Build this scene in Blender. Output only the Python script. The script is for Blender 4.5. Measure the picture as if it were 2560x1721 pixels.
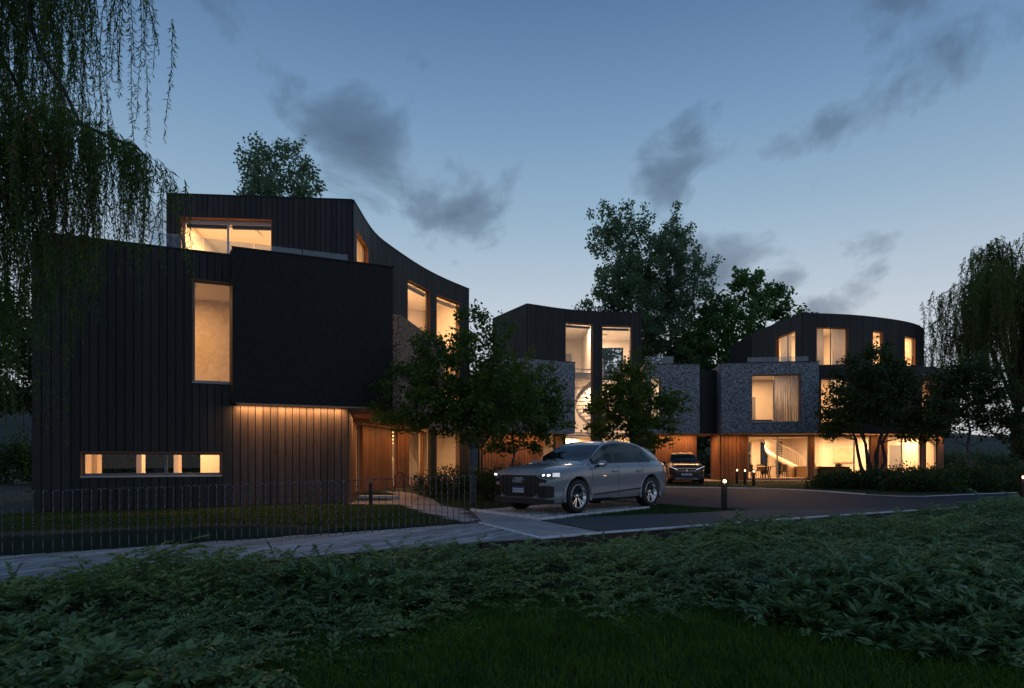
import bpy, bmesh, math, random
import numpy as np
from mathutils import Vector, Matrix
from mathutils.geometry import tessellate_polygon
R = math.radians
random.seed(7)
rng = np.random.default_rng(11)
sc = bpy.context.scene
for o in list(bpy.data.objects):
    bpy.data.objects.remove(o)
COL = sc.collection

# ------------------------------------------------------------------ camera
cam = bpy.data.cameras.new('camera')
cam.lens = 22.0
cam.sensor_width = 36.0
cam.shift_y = 0.114
cam.clip_start = 0.1
cam.clip_end = 3000
cam_o = bpy.data.objects.new('camera', cam)
COL.objects.link(cam_o)
cam_o.location = (0, 0, 1.2)
cam_o.rotation_euler = (R(90), 0, 0)
sc.camera = cam_o

# ------------------------------------------------------------------ world: dusk sky with broken cloud
SUN_EL, SUN_AZ = R(3.0), R(180.0)
world = bpy.data.worlds.new('World')
sc.world = world
world.use_nodes = True
nt = world.node_tree
for n in list(nt.nodes):
    nt.nodes.remove(n)
def WN(t, **k):
    n = nt.nodes.new(t)
    for a, b in k.items():
        setattr(n, a, b)
    return n
def WL(a, b):
    nt.links.new(a, b)
def wmath(op, a, b=None, clamp=False):
    n = WN('ShaderNodeMath', operation=op, use_clamp=clamp)
    for i, s in enumerate((a, b)):
        if s is None:
            continue
        if isinstance(s, (int, float)):
            n.inputs[i].default_value = s
        else:
            WL(s, n.inputs[i])
    return n.outputs[0]
def wmix(f, a, b, mode='MIX'):
    n = WN('ShaderNodeMix', data_type='RGBA', blend_type=mode)
    for i, s in ((0, f), (6, a), (7, b)):
        if isinstance(s, (int, float)):
            n.inputs[i].default_value = s
        elif isinstance(s, tuple):
            n.inputs[i].default_value = (*s, 1)
        else:
            WL(s, n.inputs[i])
    return n.outputs[2]
def wramp(f, stops):
    n = WN('ShaderNodeValToRGB')
    el = n.color_ramp.elements
    while len(el) < len(stops):
        el.new(0.5)
    for e, (p, c) in zip(el, stops):
        e.position = p
        e.color = (*c, 1)
    WL(f, n.inputs[0])
    return n.outputs[0]
tc = WN('ShaderNodeTexCoord')
sep = WN('ShaderNodeSeparateXYZ')
WL(tc.outputs['Generated'], sep.inputs[0])
dx, dy, dz = sep.outputs
sky = WN('ShaderNodeTexSky', sky_type='NISHITA', sun_disc=False)
sky.sun_elevation, sky.sun_rotation = SUN_EL, SUN_AZ
sky.ozone_density = 3.0
sky.dust_density = 0.5
nishita = wmix(1.0, sky.outputs[0], (2.0, 2.0, 2.0), 'MULTIPLY')
# twilight: pale at the horizon, deep blue overhead
twi = wramp(dz, [(0.0, (.63, .62, .63)), (0.20, (.60, .645, .69)), (0.36, (.315, .455, .58)), (0.48, (.185, .315, .485)),
                 (0.60, (.10, .19, .34)), (1.0, (.075, .145, .27))])
twi = wmix(1.0, twi, (10, 10, 10), 'MULTIPLY')
base = wmix(0.12, twi, nishita)
# brighter over the side where the sun went down (ahead of the camera), dimmer behind
azc = WN('ShaderNodeCombineColor')
for i, (k, c) in enumerate(((.25, .83), (.20, .88), (.12, .97))):
    WL(wmath('ADD', wmath('MULTIPLY', dy, k), c), azc.inputs[i])
base = wmix(1.0, base, azc.outputs[0], 'MULTIPLY')
# clouds on a flat layer overhead
den = wmath('ADD', wmath('MAXIMUM', dz, 0.0), 0.42)
cx = wmath('DIVIDE', dx, den)
cy = wmath('DIVIDE', dy, den)
cv = WN('ShaderNodeCombineXYZ')
WL(cx, cv.inputs[0]); WL(cy, cv.inputs[1])
mp = WN('ShaderNodeMapping')
mp.inputs['Location'].default_value = (9.622, -6.247, 0.0)
mp.inputs['Rotation'].default_value = (0, 0, R(35))
mp.inputs['Scale'].default_value = (2.5, 2.1, 1)
WL(cv.outputs[0], mp.inputs[0])
def wnoise(scale, detail, rough=.55, dist=0.0):
    n = WN('ShaderNodeTexNoise')
    n.inputs['Scale'].default_value = scale
    n.inputs['Detail'].default_value = detail
    n.inputs['Roughness'].default_value = rough
    n.inputs['Distortion'].default_value = dist
    WL(mp.outputs[0], n.inputs['Vector'])
    return n.outputs['Fac']
big = wnoise(0.85, 2.0)
fine = wnoise(2.2, 9.0, .56, .3)
field = wmath('ADD', wmath('MULTIPLY', big, 0.62), wmath('MULTIPLY', fine, 0.55))
mask = wramp(field, [(0.0, (0, 0, 0)), (0.61, (0, 0, 0)), (0.675, (.66, .66, .66)), (0.75, (1, 1, 1)), (1.0, (1, 1, 1))])
fade = wmath('MULTIPLY', wmath('SUBTRACT', dz, 0.03), 6.0, True)
mk = wmath('MULTIPLY', mask, fade)
mk = wmath('MULTIPLY', mk, 0.80)
cloud = wramp(dz, [(0.0, (.20, .235, .29)), (0.25, (.125, .175, .25)), (0.45, (.07, .115, .19)), (0.65, (.05, .082, .14)), (1.0, (.035, .06, .11))])
cloud = wmix(1.0, cloud, (10, 10, 10), 'MULTIPLY')
final = wmix(mk, base, cloud)
bg = WN('ShaderNodeBackground')
bg.inputs['Strength'].default_value = 0.10
WL(final, bg.inputs['Color'])
wo = WN('ShaderNodeOutputWorld')
WL(bg.outputs[0], wo.inputs['Surface'])

# last daylight: the sun is down, only a very weak and wide afterglow is left
sun = bpy.data.lights.new('sun', 'SUN')
sun.energy = 0.10
sun.angle = R(60)
sun.color = (0.78, 0.88, 1.0)
sun_o = bpy.data.objects.new('sun', sun)
COL.objects.link(sun_o)
sun_o.rotation_euler = (R(62), 0, R(38))

sc.view_settings.view_transform = 'Standard'
sc.view_settings.look = 'None'
sc.view_settings.exposure = 0.0
sc.view_settings.gamma = 1.0
sc.view_settings.use_curve_mapping = False
sc.render.engine = 'CYCLES'
sc.cycles.use_denoising = True
sc.cycles.max_bounces = 7
sc.cycles.diffuse_bounces = 3
sc.cycles.glossy_bounces = 3
sc.cycles.transmission_bounces = 4
sc.cycles.transparent_max_bounces = 12
sc.cycles.caustics_reflective = False
sc.cycles.caustics_refractive = False
sc.cycles.sample_clamp_indirect = 4.0

# ------------------------------------------------------------------ helpers
class MB:
    """collects faces and links them as one mesh object"""
    def __init__(s):
        s.v, s.f, s.m = [], [], []
    def add(s, vs, fs, mi=0):
        b = len(s.v)
        s.v.extend([tuple(p) for p in vs])
        s.f.extend([tuple(b + i for i in f) for f in fs])
        s.m.extend([mi] * len(fs))
        return s
    def box(s, x0, x1, y0, y1, z0, z1, mi=0):
        return s.add([(x0, y0, z0), (x1, y0, z0), (x1, y1, z0), (x0, y1, z0), (x0, y0, z1), (x1, y0, z1), (x1, y1, z1), (x0, y1, z1)],
                     [(0, 3, 2, 1), (4, 5, 6, 7), (0, 1, 5, 4), (1, 2, 6, 5), (2, 3, 7, 6), (3, 0, 4, 7)], mi)
    def quadbox(s, p4, z0, z1, mi=0):
        n = len(p4)
        vs = [(x, y, z0) for x, y in p4] + [(x, y, z1) for x, y in p4]
        fs = [tuple(range(n))[::-1], tuple(range(n, 2 * n))] + [(i, (i + 1) % n, n + (i + 1) % n, n + i) for i in range(n)]
        return s.add(vs, fs, mi)
    def prism(s, poly, z0, z1, mi=0):
        a = sum(poly[i][0] * poly[(i + 1) % len(poly)][1] - poly[(i + 1) % len(poly)][0] * poly[i][1] for i in range(len(poly)))
        if a < 0:
            poly = poly[::-1]
        n = len(poly)
        vs = [(x, y, z0) for x, y in poly] + [(x, y, z1) for x, y in poly]
        tri = tessellate_polygon([[Vector((x, y, 0)) for x, y in poly]])
        fs = []
        for t in tri:
            p = [poly[i] for i in t]
            ar = (p[1][0] - p[0][0]) * (p[2][1] - p[0][1]) - (p[2][0] - p[0][0]) * (p[1][1] - p[0][1])
            if ar < 0:
                t = t[::-1]
            fs.append(tuple(n + i for i in t))
            fs.append(tuple(t[::-1]))
        fs += [(i, (i + 1) % n, n + (i + 1) % n, n + i) for i in range(n)]
        return s.add(vs, fs, mi)
    def sheet(s, poly, z, mi=0):
        tri = tessellate_polygon([[Vector((x, y, 0)) for x, y in poly]])
        fs = []
        for t in tri:
            p = [poly[i] for i in t]
            ar = (p[1][0] - p[0][0]) * (p[2][1] - p[0][1]) - (p[2][0] - p[0][0]) * (p[1][1] - p[0][1])
            fs.append(tuple(t) if ar > 0 else tuple(t[::-1]))
        return s.add([(x, y, z) for x, y in poly], fs, mi)
    def tube(s, path, rad, n=6, cap=True, mi=0):
        P = [Vector(p) for p in path]
        if not hasattr(rad, '__len__'):
            rad = [rad] * len(P)
        up = Vector((0, 0, 1))
        vs, fs = [], []
        prev = None
        for i, p in enumerate(P):
            t = (P[min(i + 1, len(P) - 1)] - P[max(i - 1, 0)])
            t = t.normalized() if t.length > 1e-9 else Vector((0, 0, 1))
            if prev is None:
                a = t.cross(up)
                if a.length < .05:
                    a = t.cross(Vector((1, 0, 0)))
            else:
                a = prev - t * prev.dot(t)
            a.normalize()
            prev = a
            b = t.cross(a)
            for k in range(n):
                an = 2 * math.pi * k / n
                vs.append(p + (a * math.cos(an) + b * math.sin(an)) * rad[i])
        for i in range(len(P) - 1):
            for k in range(n):
                fs.append((i * n + k, i * n + (k + 1) % n, (i + 1) * n + (k + 1) % n, (i + 1) * n + k))
        if cap:
            fs.append(tuple(range(n))[::-1])
            fs.append(tuple((len(P) - 1) * n + k for k in range(n)))
        return s.add(vs, fs, mi)
    def lathe(s, prof, n=24, axis='z', c=(0, 0, 0), mi=0):
        """profile of (radius, height) turned round an axis"""
        vs, fs = [], []
        for r, h in prof:
            for k in range(n):
                a = 2 * math.pi * k / n
                u, w = r * math.cos(a), r * math.sin(a)
                p = {'z': (u, w, h), 'y': (u, h, w), 'x': (h, u, w)}[axis]
                vs.append((p[0] + c[0], p[1] + c[1], p[2] + c[2]))
        for i in range(len(prof) - 1):
            for k in range(n):
                fs.append((i * n + k, i * n + (k + 1) % n, (i + 1) * n + (k + 1) % n, (i + 1) * n + k))
        return s.add(vs, fs, mi)
    def build(s, name, mat, parent=None, off=(0, 0, 0), smooth=False):
        me = bpy.data.meshes.new(name)
        if off != (0, 0, 0):
            s.v = [(x - off[0], y - off[1], z - off[2]) for x, y, z in s.v]
        me.from_pydata(s.v, [], s.f)
        for m in (mat if isinstance(mat, (list, tuple)) else [mat]):
            me.materials.append(m)
        if any(s.m):
            me.polygons.foreach_set('material_index', s.m)
        if smooth:
            me.polygons.foreach_set('use_smooth', [True] * len(me.polygons))
        me.update()
        o = bpy.data.objects.new(name, me)
        COL.objects.link(o)
        if parent is not None:
            o.parent = parent
        return o

def np_mesh(name, verts, faces, mat, parent=None, smooth=False):
    """fast mesh from arrays; faces (n,3) or (n,4)"""
    verts = np.asarray(verts, np.float32).reshape(-1, 3)
    faces = np.asarray(faces, np.int32)
    me = bpy.data.meshes.new(name)
    k = faces.shape[1]
    me.vertices.add(len(verts))
    me.vertices.foreach_set('co', verts.ravel())
    me.loops.add(faces.size)
    me.loops.foreach_set('vertex_index', faces.ravel())
    me.polygons.add(len(faces))
    me.polygons.foreach_set('loop_start', np.arange(0, faces.size, k, dtype=np.int32))
    me.polygons.foreach_set('loop_total', np.full(len(faces), k, np.int32))
    if smooth:
        me.polygons.foreach_set('use_smooth', np.ones(len(faces), bool))
    me.materials.append(mat)
    me.update(calc_edges=True)
    o = bpy.data.objects.new(name, me)
    COL.objects.link(o)
    if parent is not None:
        o.parent = parent
    return o

def tag(o, label=None, cat=None, group=None, kind=None):
    if label: o['label'] = label
    if cat: o['category'] = cat
    if group: o['group'] = group
    if kind: o['kind'] = kind
    return o
def thing(name, label, cat, loc=(0, 0, 0), rz=0.0, group=None):
    o = bpy.data.objects.new(name, None)
    o.empty_display_size = .2
    COL.objects.link(o)
    o.location = loc
    o.rotation_euler = (0, 0, rz)
    return tag(o, label, cat, group)
def copy_tree(o, parent=None):
    c = o.copy()
    COL.objects.link(c)
    c.parent = parent
    for ch in list(o.children):
        copy_tree(ch, c)
    return c
def area_light(name, loc, size, energy, color, parent=None, off=(0, 0, 0), rot=(0, 0, 0), size_y=None, spread=180):
    l = bpy.data.lights.new(name, 'AREA')
    l.energy = energy
    l.color = color
    l.spread = R(spread)
    l.size = size
    if size_y:
        l.shape = 'RECTANGLE'
        l.size_y = size_y
    o = bpy.data.objects.new(name, l)
    COL.objects.link(o)
    o.location = (loc[0] - off[0], loc[1] - off[1], loc[2] - off[2])
    o.rotation_euler = rot
    if parent is not None:
        o.parent = parent
    return o

# ------------------------------------------------------------------ materials
def mat(name, col, rough=.6, metal=0.0, spec=.5, var=0.0, scale=4.0, stretch=(1, 1, 1), objvar=0.0, bump=0.0, bscale=40.0, coat=0.0,
        col2=None, detail=5, emis=None, estr=0.0, dist=0.0, ramp=None, rvar=0.0):
    m = bpy.data.materials.new(name)
    m.use_nodes = True
    t = m.node_tree
    p = t.nodes['Principled BSDF']
    p.inputs['Roughness'].default_value = rough
    p.inputs['Metallic'].default_value = metal
    p.inputs['Specular IOR Level'].default_value = spec
    p.inputs['Coat Weight'].default_value = coat
    p.inputs['Coat Roughness'].default_value = .05
    p.inputs['Base Color'].default_value = (*col, 1)
    if emis:
        p.inputs['Emission Color'].default_value = (*emis, 1)
        p.inputs['Emission Strength'].default_value = estr
    if not (var or objvar or bump or col2):
        return m
    N, L = t.nodes.new, t.links.new
    tcn = N('ShaderNodeTexCoord')
    vec = tcn.outputs['Object']
    oi = None
    if objvar:
        oi = N('ShaderNodeObjectInfo')
        ad = N('ShaderNodeVectorMath'); ad.operation = 'MULTIPLY_ADD'
        cm = N('ShaderNodeCombineXYZ')
        L(oi.outputs['Random'], cm.inputs[0]); L(oi.outputs['Random'], cm.inputs[1]); L(oi.outputs['Random'], cm.inputs[2])
        ad.inputs[1].default_value = (37, 53, 71)
        L(cm.outputs[0], ad.inputs[0]); L(vec, ad.inputs[2])
        vec = ad.outputs[0]
    mpn = N('ShaderNodeMapping')
    mpn.inputs['Scale'].default_value = stretch
    L(vec, mpn.inputs[0])
    no = N('ShaderNodeTexNoise')
    no.inputs['Scale'].default_value = scale
    no.inputs['Detail'].default_value = detail
    no.inputs['Distortion'].default_value = dist
    L(mpn.outputs[0], no.inputs['Vector'])
    rp = N('ShaderNodeValToRGB')
    a, b = ramp or (.3, .7)
    rp.color_ramp.elements[0].position = a
    rp.color_ramp.elements[1].position = b
    c2 = col2 if col2 else tuple(min(1, c * (1 + var)) for c in col)
    c1 = col if col2 else tuple(c * (1 - var) for c in col)
    rp.color_ramp.elements[0].color = (*c1, 1)
    rp.color_ramp.elements[1].color = (*c2, 1)
    L(no.outputs['Fac'], rp.inputs[0])
    out = rp.outputs[0]
    if objvar:
        mr = N('ShaderNodeMapRange')
        mr.inputs['To Min'].default_value = 1 - objvar
        mr.inputs['To Max'].default_value = 1 + objvar
        L(oi.outputs['Random'], mr.inputs['Value'])
        vm = N('ShaderNodeVectorMath'); vm.operation = 'SCALE'
        L(out, vm.inputs[0]); L(mr.outputs[0], vm.inputs['Scale'])
        out = vm.outputs[0]
    L(out, p.inputs['Base Color'])
    if rvar:
        mr2 = N('ShaderNodeMapRange')
        mr2.inputs['To Min'].default_value = max(.02, rough - rvar)
        mr2.inputs['To Max'].default_value = min(1, rough + rvar)
        L(no.outputs['Fac'], mr2.inputs['Value'])
        L(mr2.outputs[0], p.inputs['Roughness'])
    if bump:
        n2 = N('ShaderNodeTexNoise')
        n2.inputs['Scale'].default_value = bscale
        n2.inputs['Detail'].default_value = 4
        L(mpn.outputs[0], n2.inputs['Vector'])
        bp = N('ShaderNodeBump')
        bp.inputs['Strength'].default_value = bump
        bp.inputs['Distance'].default_value = .02
        L(n2.outputs['Fac'], bp.inputs['Height'])
        L(bp.outputs[0], p.inputs['Normal'])
    return m

def leaf_mat(name, col, col2, trans=.3, rough=.5, scale=2.0, spec=.35, fine=30.0):
    m = bpy.data.materials.new(name)
    m.use_nodes = True
    t = m.node_tree
    N, L = t.nodes.new, t.links.new
    p = t.nodes['Principled BSDF']
    p.inputs['Roughness'].default_value = rough
    p.inputs['Specular IOR Level'].default_value = spec
    tcn = N('ShaderNodeTexCoord')
    def noise(s):
        n = N('ShaderNodeTexNoise'); n.inputs['Scale'].default_value = s; n.inputs['Detail'].default_value = 2
        L(tcn.outputs['Object'], n.inputs['Vector'])
        return n.outputs['Fac']
    mx = N('ShaderNodeMath'); mx.operation = 'MULTIPLY_ADD'
    mx.inputs[1].default_value = .55
    ml = N('ShaderNodeMath'); ml.operation = 'MULTIPLY'; ml.inputs[1].default_value = .45
    L(noise(fine), ml.inputs[0])
    L(noise(scale), mx.inputs[0]); L(ml.outputs[0], mx.inputs[2])
    rp = N('ShaderNodeValToRGB')
    rp.color_ramp.elements[0].position = .35
    rp.color_ramp.elements[1].position = .66
    rp.color_ramp.elements[0].color = (*col, 1)
    rp.color_ramp.elements[1].color = (*col2, 1)
    L(mx.outputs[0], rp.inputs[0])
    L(rp.outputs[0], p.inputs['Base Color'])
    tr = N('ShaderNodeBsdfTranslucent')
    L(rp.outputs[0], tr.inputs['Color'])
    ms = N('ShaderNodeMixShader'); ms.inputs[0].default_value = trans
    L(p.outputs[0], ms.inputs[1]); L(tr.outputs[0], ms.inputs[2])
    L(ms.outputs[0], t.nodes['Material Output'].inputs['Surface'])
    return m

def glass_mat(name, tint=(1, 1, 1), ior=1.5, rough=0.0, haze=0.0):
    m = bpy.data.materials.new(name)
    m.use_nodes = True
    t = m.node_tree
    N, L = t.nodes.new, t.links.new
    t.nodes.remove(t.nodes['Principled BSDF'])
    tr = N('ShaderNodeBsdfTransparent'); tr.inputs[0].default_value = (*tint, 1)
    gl = N('ShaderNodeBsdfGlossy'); gl.inputs['Roughness'].default_value = rough
    fr = N('ShaderNodeFresnel'); fr.inputs[0].default_value = ior
    ms = N('ShaderNodeMixShader')
    L(fr.outputs[0], ms.inputs[0]); L(tr.outputs[0], ms.inputs[1]); L(gl.outputs[0], ms.inputs[2])
    out = ms.outputs[0]
    if haze:
        df = N('ShaderNodeBsdfDiffuse'); df.inputs[0].default_value = (.7, .8, .9, 1)
        m2 = N('ShaderNodeMixShader'); m2.inputs[0].default_value = haze
        L(out, m2.inputs[1]); L(df.outputs[0], m2.inputs[2])
        out = m2.outputs[0]
    L(out, t.nodes['Material Output'].inputs['Surface'])
    return m

def chip_mat(name, light, dark, scale=38.0, bump=.9):
    """rough wall of loose stone chips"""
    m = bpy.data.materials.new(name)
    m.use_nodes = True
    t = m.node_tree
    N, L = t.nodes.new, t.links.new
    p = t.nodes['Principled BSDF']
    p.inputs['Roughness'].default_value = .75
    tcn = N('ShaderNodeTexCoord')
    no = N('ShaderNodeTexNoise'); no.inputs['Scale'].default_value = scale * .55; no.inputs['Detail'].default_value = 3
    no.inputs['Distortion'].default_value = 1.2
    L(tcn.outputs['Object'], no.inputs['Vector'])
    vo = N('ShaderNodeTexVoronoi'); vo.inputs['Scale'].default_value = scale
    vo.inputs['Randomness'].default_value = 1
    L(tcn.outputs['Object'], vo.inputs['Vector'])
    sp = N('ShaderNodeSeparateColor')
    L(vo.outputs['Color'], sp.inputs[0])
    mx = N('ShaderNodeMath'); mx.operation = 'MULTIPLY_ADD'; mx.inputs[1].default_value = .45
    ml = N('ShaderNodeMath'); ml.operation = 'MULTIPLY'; ml.inputs[1].default_value = .62
    L(no.outputs['Fac'], ml.inputs[0]); L(sp.outputs[0], mx.inputs[0]); L(ml.outputs[0], mx.inputs[2])
    rp = N('ShaderNodeValToRGB')
    rp.color_ramp.elements[0].position = .40; rp.color_ramp.elements[1].position = .70
    rp.color_ramp.elements[0].color = (*dark, 1); rp.color_ramp.elements[1].color = (*light, 1)
    L(mx.outputs[0], rp.inputs[0]); L(rp.outputs[0], p.inputs['Base Color'])
    bp = N('ShaderNodeBump'); bp.inputs['Strength'].default_value = bump; bp.inputs['Distance'].default_value = .03
    L(mx.outputs[0], bp.inputs['Height']); L(bp.outputs[0], p.inputs['Normal'])
    return m

def timber_mat(name, col, objvar=.25, rough=.55):
    """sawn board: long grain up the board, darker knots"""
    m = bpy.data.materials.new(name)
    m.use_nodes = True
    t = m.node_tree
    N, L = t.nodes.new, t.links.new
    p = t.nodes['Principled BSDF']
    p.inputs['Roughness'].default_value = rough
    p.inputs['Specular IOR Level'].default_value = .35
    tcn = N('ShaderNodeTexCoord'); oi = N('ShaderNodeObjectInfo')
    cm = N('ShaderNodeCombineXYZ')
    for i in range(3):
        L(oi.outputs['Random'], cm.inputs[i])
    ad = N('ShaderNodeVectorMath'); ad.operation = 'MULTIPLY_ADD'; ad.inputs[1].default_value = (37, 53, 71)
    L(cm.outputs[0], ad.inputs[0]); L(tcn.outputs['Object'], ad.inputs[2])
    def mapped(s):
        q = N('ShaderNodeMapping'); q.inputs['Scale'].default_value = s
        L(ad.outputs[0], q.inputs[0]); return q.outputs[0]
    g = N('ShaderNodeTexNoise'); g.inputs['Scale'].default_value = 1; g.inputs['Detail'].default_value = 6; g.inputs['Roughness'].default_value = .65
    L(mapped((30, 30, 1.6)), g.inputs['Vector'])
    k = N('ShaderNodeTexVoronoi'); k.inputs['Scale'].default_value = 1
    L(mapped((7, 7, 2.2)), k.inputs['Vector'])
    kr = N('ShaderNodeValToRGB'); kr.color_ramp.elements[0].position = .03; kr.color_ramp.elements[1].position = .16
    kr.color_ramp.elements[0].color = (.25, .25, .25, 1); kr.color_ramp.elements[1].color = (1, 1, 1, 1)
    L(k.outputs['Distance'], kr.inputs[0])
    rp = N('ShaderNodeValToRGB'); rp.color_ramp.elements[0].position = .3; rp.color_ramp.elements[1].position = .72
    rp.color_ramp.elements[0].color = (*[c * .55 for c in col], 1); rp.color_ramp.elements[1].color = (*[c * 1.4 for c in col], 1)
    L(g.outputs['Fac'], rp.inputs[0])
    mr = N('ShaderNodeMapRange'); mr.inputs['To Min'].default_value = 1 - objvar; mr.inputs['To Max'].default_value = 1 + objvar
    L(oi.outputs['Random'], mr.inputs['Value'])
    vm = N('ShaderNodeVectorMath'); vm.operation = 'SCALE'; L(rp.outputs[0], vm.inputs[0]); L(mr.outputs[0], vm.inputs['Scale'])
    v2 = N('ShaderNodeVectorMath'); v2.operation = 'MULTIPLY'; L(vm.outputs[0], v2.inputs[0]); L(kr.outputs[0], v2.inputs[1])
    L(v2.outputs[0], p.inputs['Base Color'])
    bp = N('ShaderNodeBump'); bp.inputs['Strength'].default_value = .35; bp.inputs['Distance'].default_value = .01
    L(g.outputs['Fac'], bp.inputs['Height']); L(bp.outputs[0], p.inputs['Normal'])
    return m

M = {}
M['char'] = timber_mat('charred_timber', (.020, .0195, .0185), .35)
M['smoked'] = timber_mat('smoked_timber', (.060, .042, .033), .25)
M['char_back'] = mat('charred_backing', (.006, .006, .006), .8)
M['cedar'] = timber_mat('cedar_timber', (.20, .085, .036), .2)
M['reveal'] = timber_mat('reveal_timber', (.20, .08, .034), .08)
M['chips'] = chip_mat('stone_chips', (.42, .45, .48), (.035, .037, .042), 30)
M['chips_warm_lit'] = chip_mat('warm_lit_stone_chips', (.46, .30, .19), (.03, .018, .012), 28)  # stone chips browned, the warm light on the bay put into their colour
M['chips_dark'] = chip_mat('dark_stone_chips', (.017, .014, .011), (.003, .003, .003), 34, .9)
M['plaster'] = mat('white_plaster', (.74, .70, .65), .8, var=.04, scale=3)
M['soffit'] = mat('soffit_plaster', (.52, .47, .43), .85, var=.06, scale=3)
M['frame'] = mat('window_frame', (.34, .33, .33), .45, var=.05)
M['frame_dark'] = mat('dark_window_frame', (.10, .12, .14), .45, var=.05)
M['glass'] = glass_mat('window_glass')
M['rail_glass'] = glass_mat('balustrade_glass', (.86, .92, .95), 1.52, haze=.08)
M['roof'] = mat('roof_membrane', (.03, .031, .033), .8, var=.2, scale=2)
M['coping'] = mat('metal_coping', (.015, .016, .018), .4, .6)
M['floor'] = mat('oak_floor', (.36, .25, .16), .4, var=.15, scale=6, stretch=(1, 8, 1))
M['wallpaper'] = mat('mottled_wall', (.62, .50, .38), .85, col2=(.78, .68, .56), scale=3.5, detail=9, dist=1.5, bump=.3, bscale=30)
M['door'] = mat('grey_door', (.20, .22, .26), .5, var=.04)
M['white'] = mat('white_paint', (.78, .76, .74), .5, var=.03)
M['black'] = mat('black_plastic', (.008, .008, .009), .5)
M['rubber'] = mat('rubber', (.012, .011, .011), .75, var=.3, scale=20)
M['steel'] = mat('polished_steel', (.6, .6, .6), .25, 1.0)
# ------------------------------------------------------------------ ground, roads, paths
def lerp_line(pts, x):
    if x <= pts[0][0]:
        (a, b), (c, d) = pts[0], pts[1]
    elif x >= pts[-1][0]:
        (a, b), (c, d) = pts[-2], pts[-1]
    else:
        for (a, b), (c, d) in zip(pts, pts[1:]):
            if a <= x <= c:
                break
    return b + (d - b) * (x - a) / (c - a)
def in_poly(x, y, poly):
    """numpy point-in-polygon"""
    c = np.zeros(np.shape(x), bool)
    n = len(poly)
    j = n - 1
    for i in range(n):
        xi, yi = poly[i]; xj, yj = poly[j]
        cond = ((yi > y) != (yj > y))
        with np.errstate(divide='ignore', invalid='ignore'):
            c ^= cond & (x < (xj - xi) * (y - yi) / (yj - yi + 1e-12) + xi)
        j = i
    return c
def poly_dist(x, y, poly, closed=True):
    d = np.full(np.shape(x), 1e9)
    n = len(poly)
    for i in range(n if closed else n - 1):
        ax, ay = poly[i]; bx, by = poly[(i + 1) % n]
        t = np.clip(((x - ax) * (bx - ax) + (y - ay) * (by - ay)) / ((bx - ax) ** 2 + (by - ay) ** 2 + 1e-12), 0, 1)
        d = np.minimum(d, np.hypot(x - ax - t * (bx - ax), y - ay - t * (by - ay)))
    return d
def vnoise(x, y, s=1.0, seed=0):
    """cheap smooth noise, roughly -1..1"""
    r = np.random.default_rng(seed)
    out = 0
    for k in range(5):
        a = r.uniform(0, 6.28); f = s * r.uniform(.6, 1.7); ph = r.uniform(0, 6.28)
        out = out + np.sin((x * math.cos(a) + y * math.sin(a)) * f + ph + 1.3 * np.sin((y * math.cos(a) - x * math.sin(a)) * f * .7 + ph * 2))
    return out / 5 * 1.6

FENCE = [(-9.4, 8.2), (-7.4, 9.1), (-5.4, 9.8), (-3.6, 10.4), (-2.45, 10.85), (-.62, 12.1)]
NEAR_EDGE = [(.42, 9.66), (1.56, 10.46), (2.95, 11.25), (6.57, 13.4), (8.87, 14.65), (10.2, 15.35), (14, 17.4), (22, 21.5), (44, 32.5)]
# edge along which the planted bank in front drops below the paving
BANK = [(-30, -3.0), (-6.3, 6.6), (.42, 9.62)] + [(x, y - .04) for x, y in NEAR_EDGE[1:]] + [(90, 55)]
POND = [(-11, 7.2), (-9.6, 9.7), (-7.4, 10.3), (-6.7, 11.1), (-5.4, 11.8), (-4.2, 11.5), (-3.0, 10.9), (-2.6, 10.55), (-4.4, 8.0), (-7.0, 6.9)]
LAWN_Z = -0.012
def ground_z(x, y):
    x = np.asarray(x, float); y = np.asarray(y, float)
    yb = np.interp(x, [p[0] for p in BANK], [p[1] for p in BANK])
    z = np.full(x.shape, LAWN_Z)
    t = np.clip((yb + .02 - y) / .12, 0, 1)
    z = z - .28 * t + .02 * vnoise(x, y, 1.1, 3) * t
    ins = in_poly(x, y, POND)
    d = poly_dist(x, y, POND)
    z = np.where(ins, z - np.minimum(.62, d * 1.1) * np.clip((y - yb + .9) / .5, 0, 1), z)
    # under the boardwalk the ground is low
    deck = in_poly(x, y, [(-9.6, 8.1), (-.62, 12.1), (.4, 9.6), (-8.4, 5.6)])
    z = np.where(deck, np.minimum(z, -.42), z)
    far = np.clip((np.hypot(x, y) - 70) / 200, 0, 1)
    return z - far * 1.5
gx = np.concatenate([[-1500, -700, -300, -150, -80, -50, -35, -25, -20], np.arange(-16, 24.01, .22), [26, 29, 34, 45, 60, 100, 200, 400, 800, 1500]])
gy = np.concatenate([[-200, -60, -20, -6, 0], np.arange(2, 24.01, .22), [26, 30, 36, 45, 60, 90, 150, 300, 600, 1200, 2000]])
GX, GY = np.meshgrid(gx, gy)
GZ = ground_z(GX, GY)
ny, nx = GX.shape
idx = np.arange(nx * ny).reshape(ny, nx)
gf = np.stack([idx[:-1, :-1], idx[:-1, 1:], idx[1:, 1:], idx[1:, :-1]], -1).reshape(-1, 4)
M['lawn'] = mat('lawn_soil', (.007, .012, .004), .95, col2=(.012, .024, .007), scale=5, detail=8, bump=.5, bscale=60)
tag(np_mesh('ground', np.stack([GX, GY, GZ], -1), gf, M['lawn'], smooth=True), kind='structure')

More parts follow.
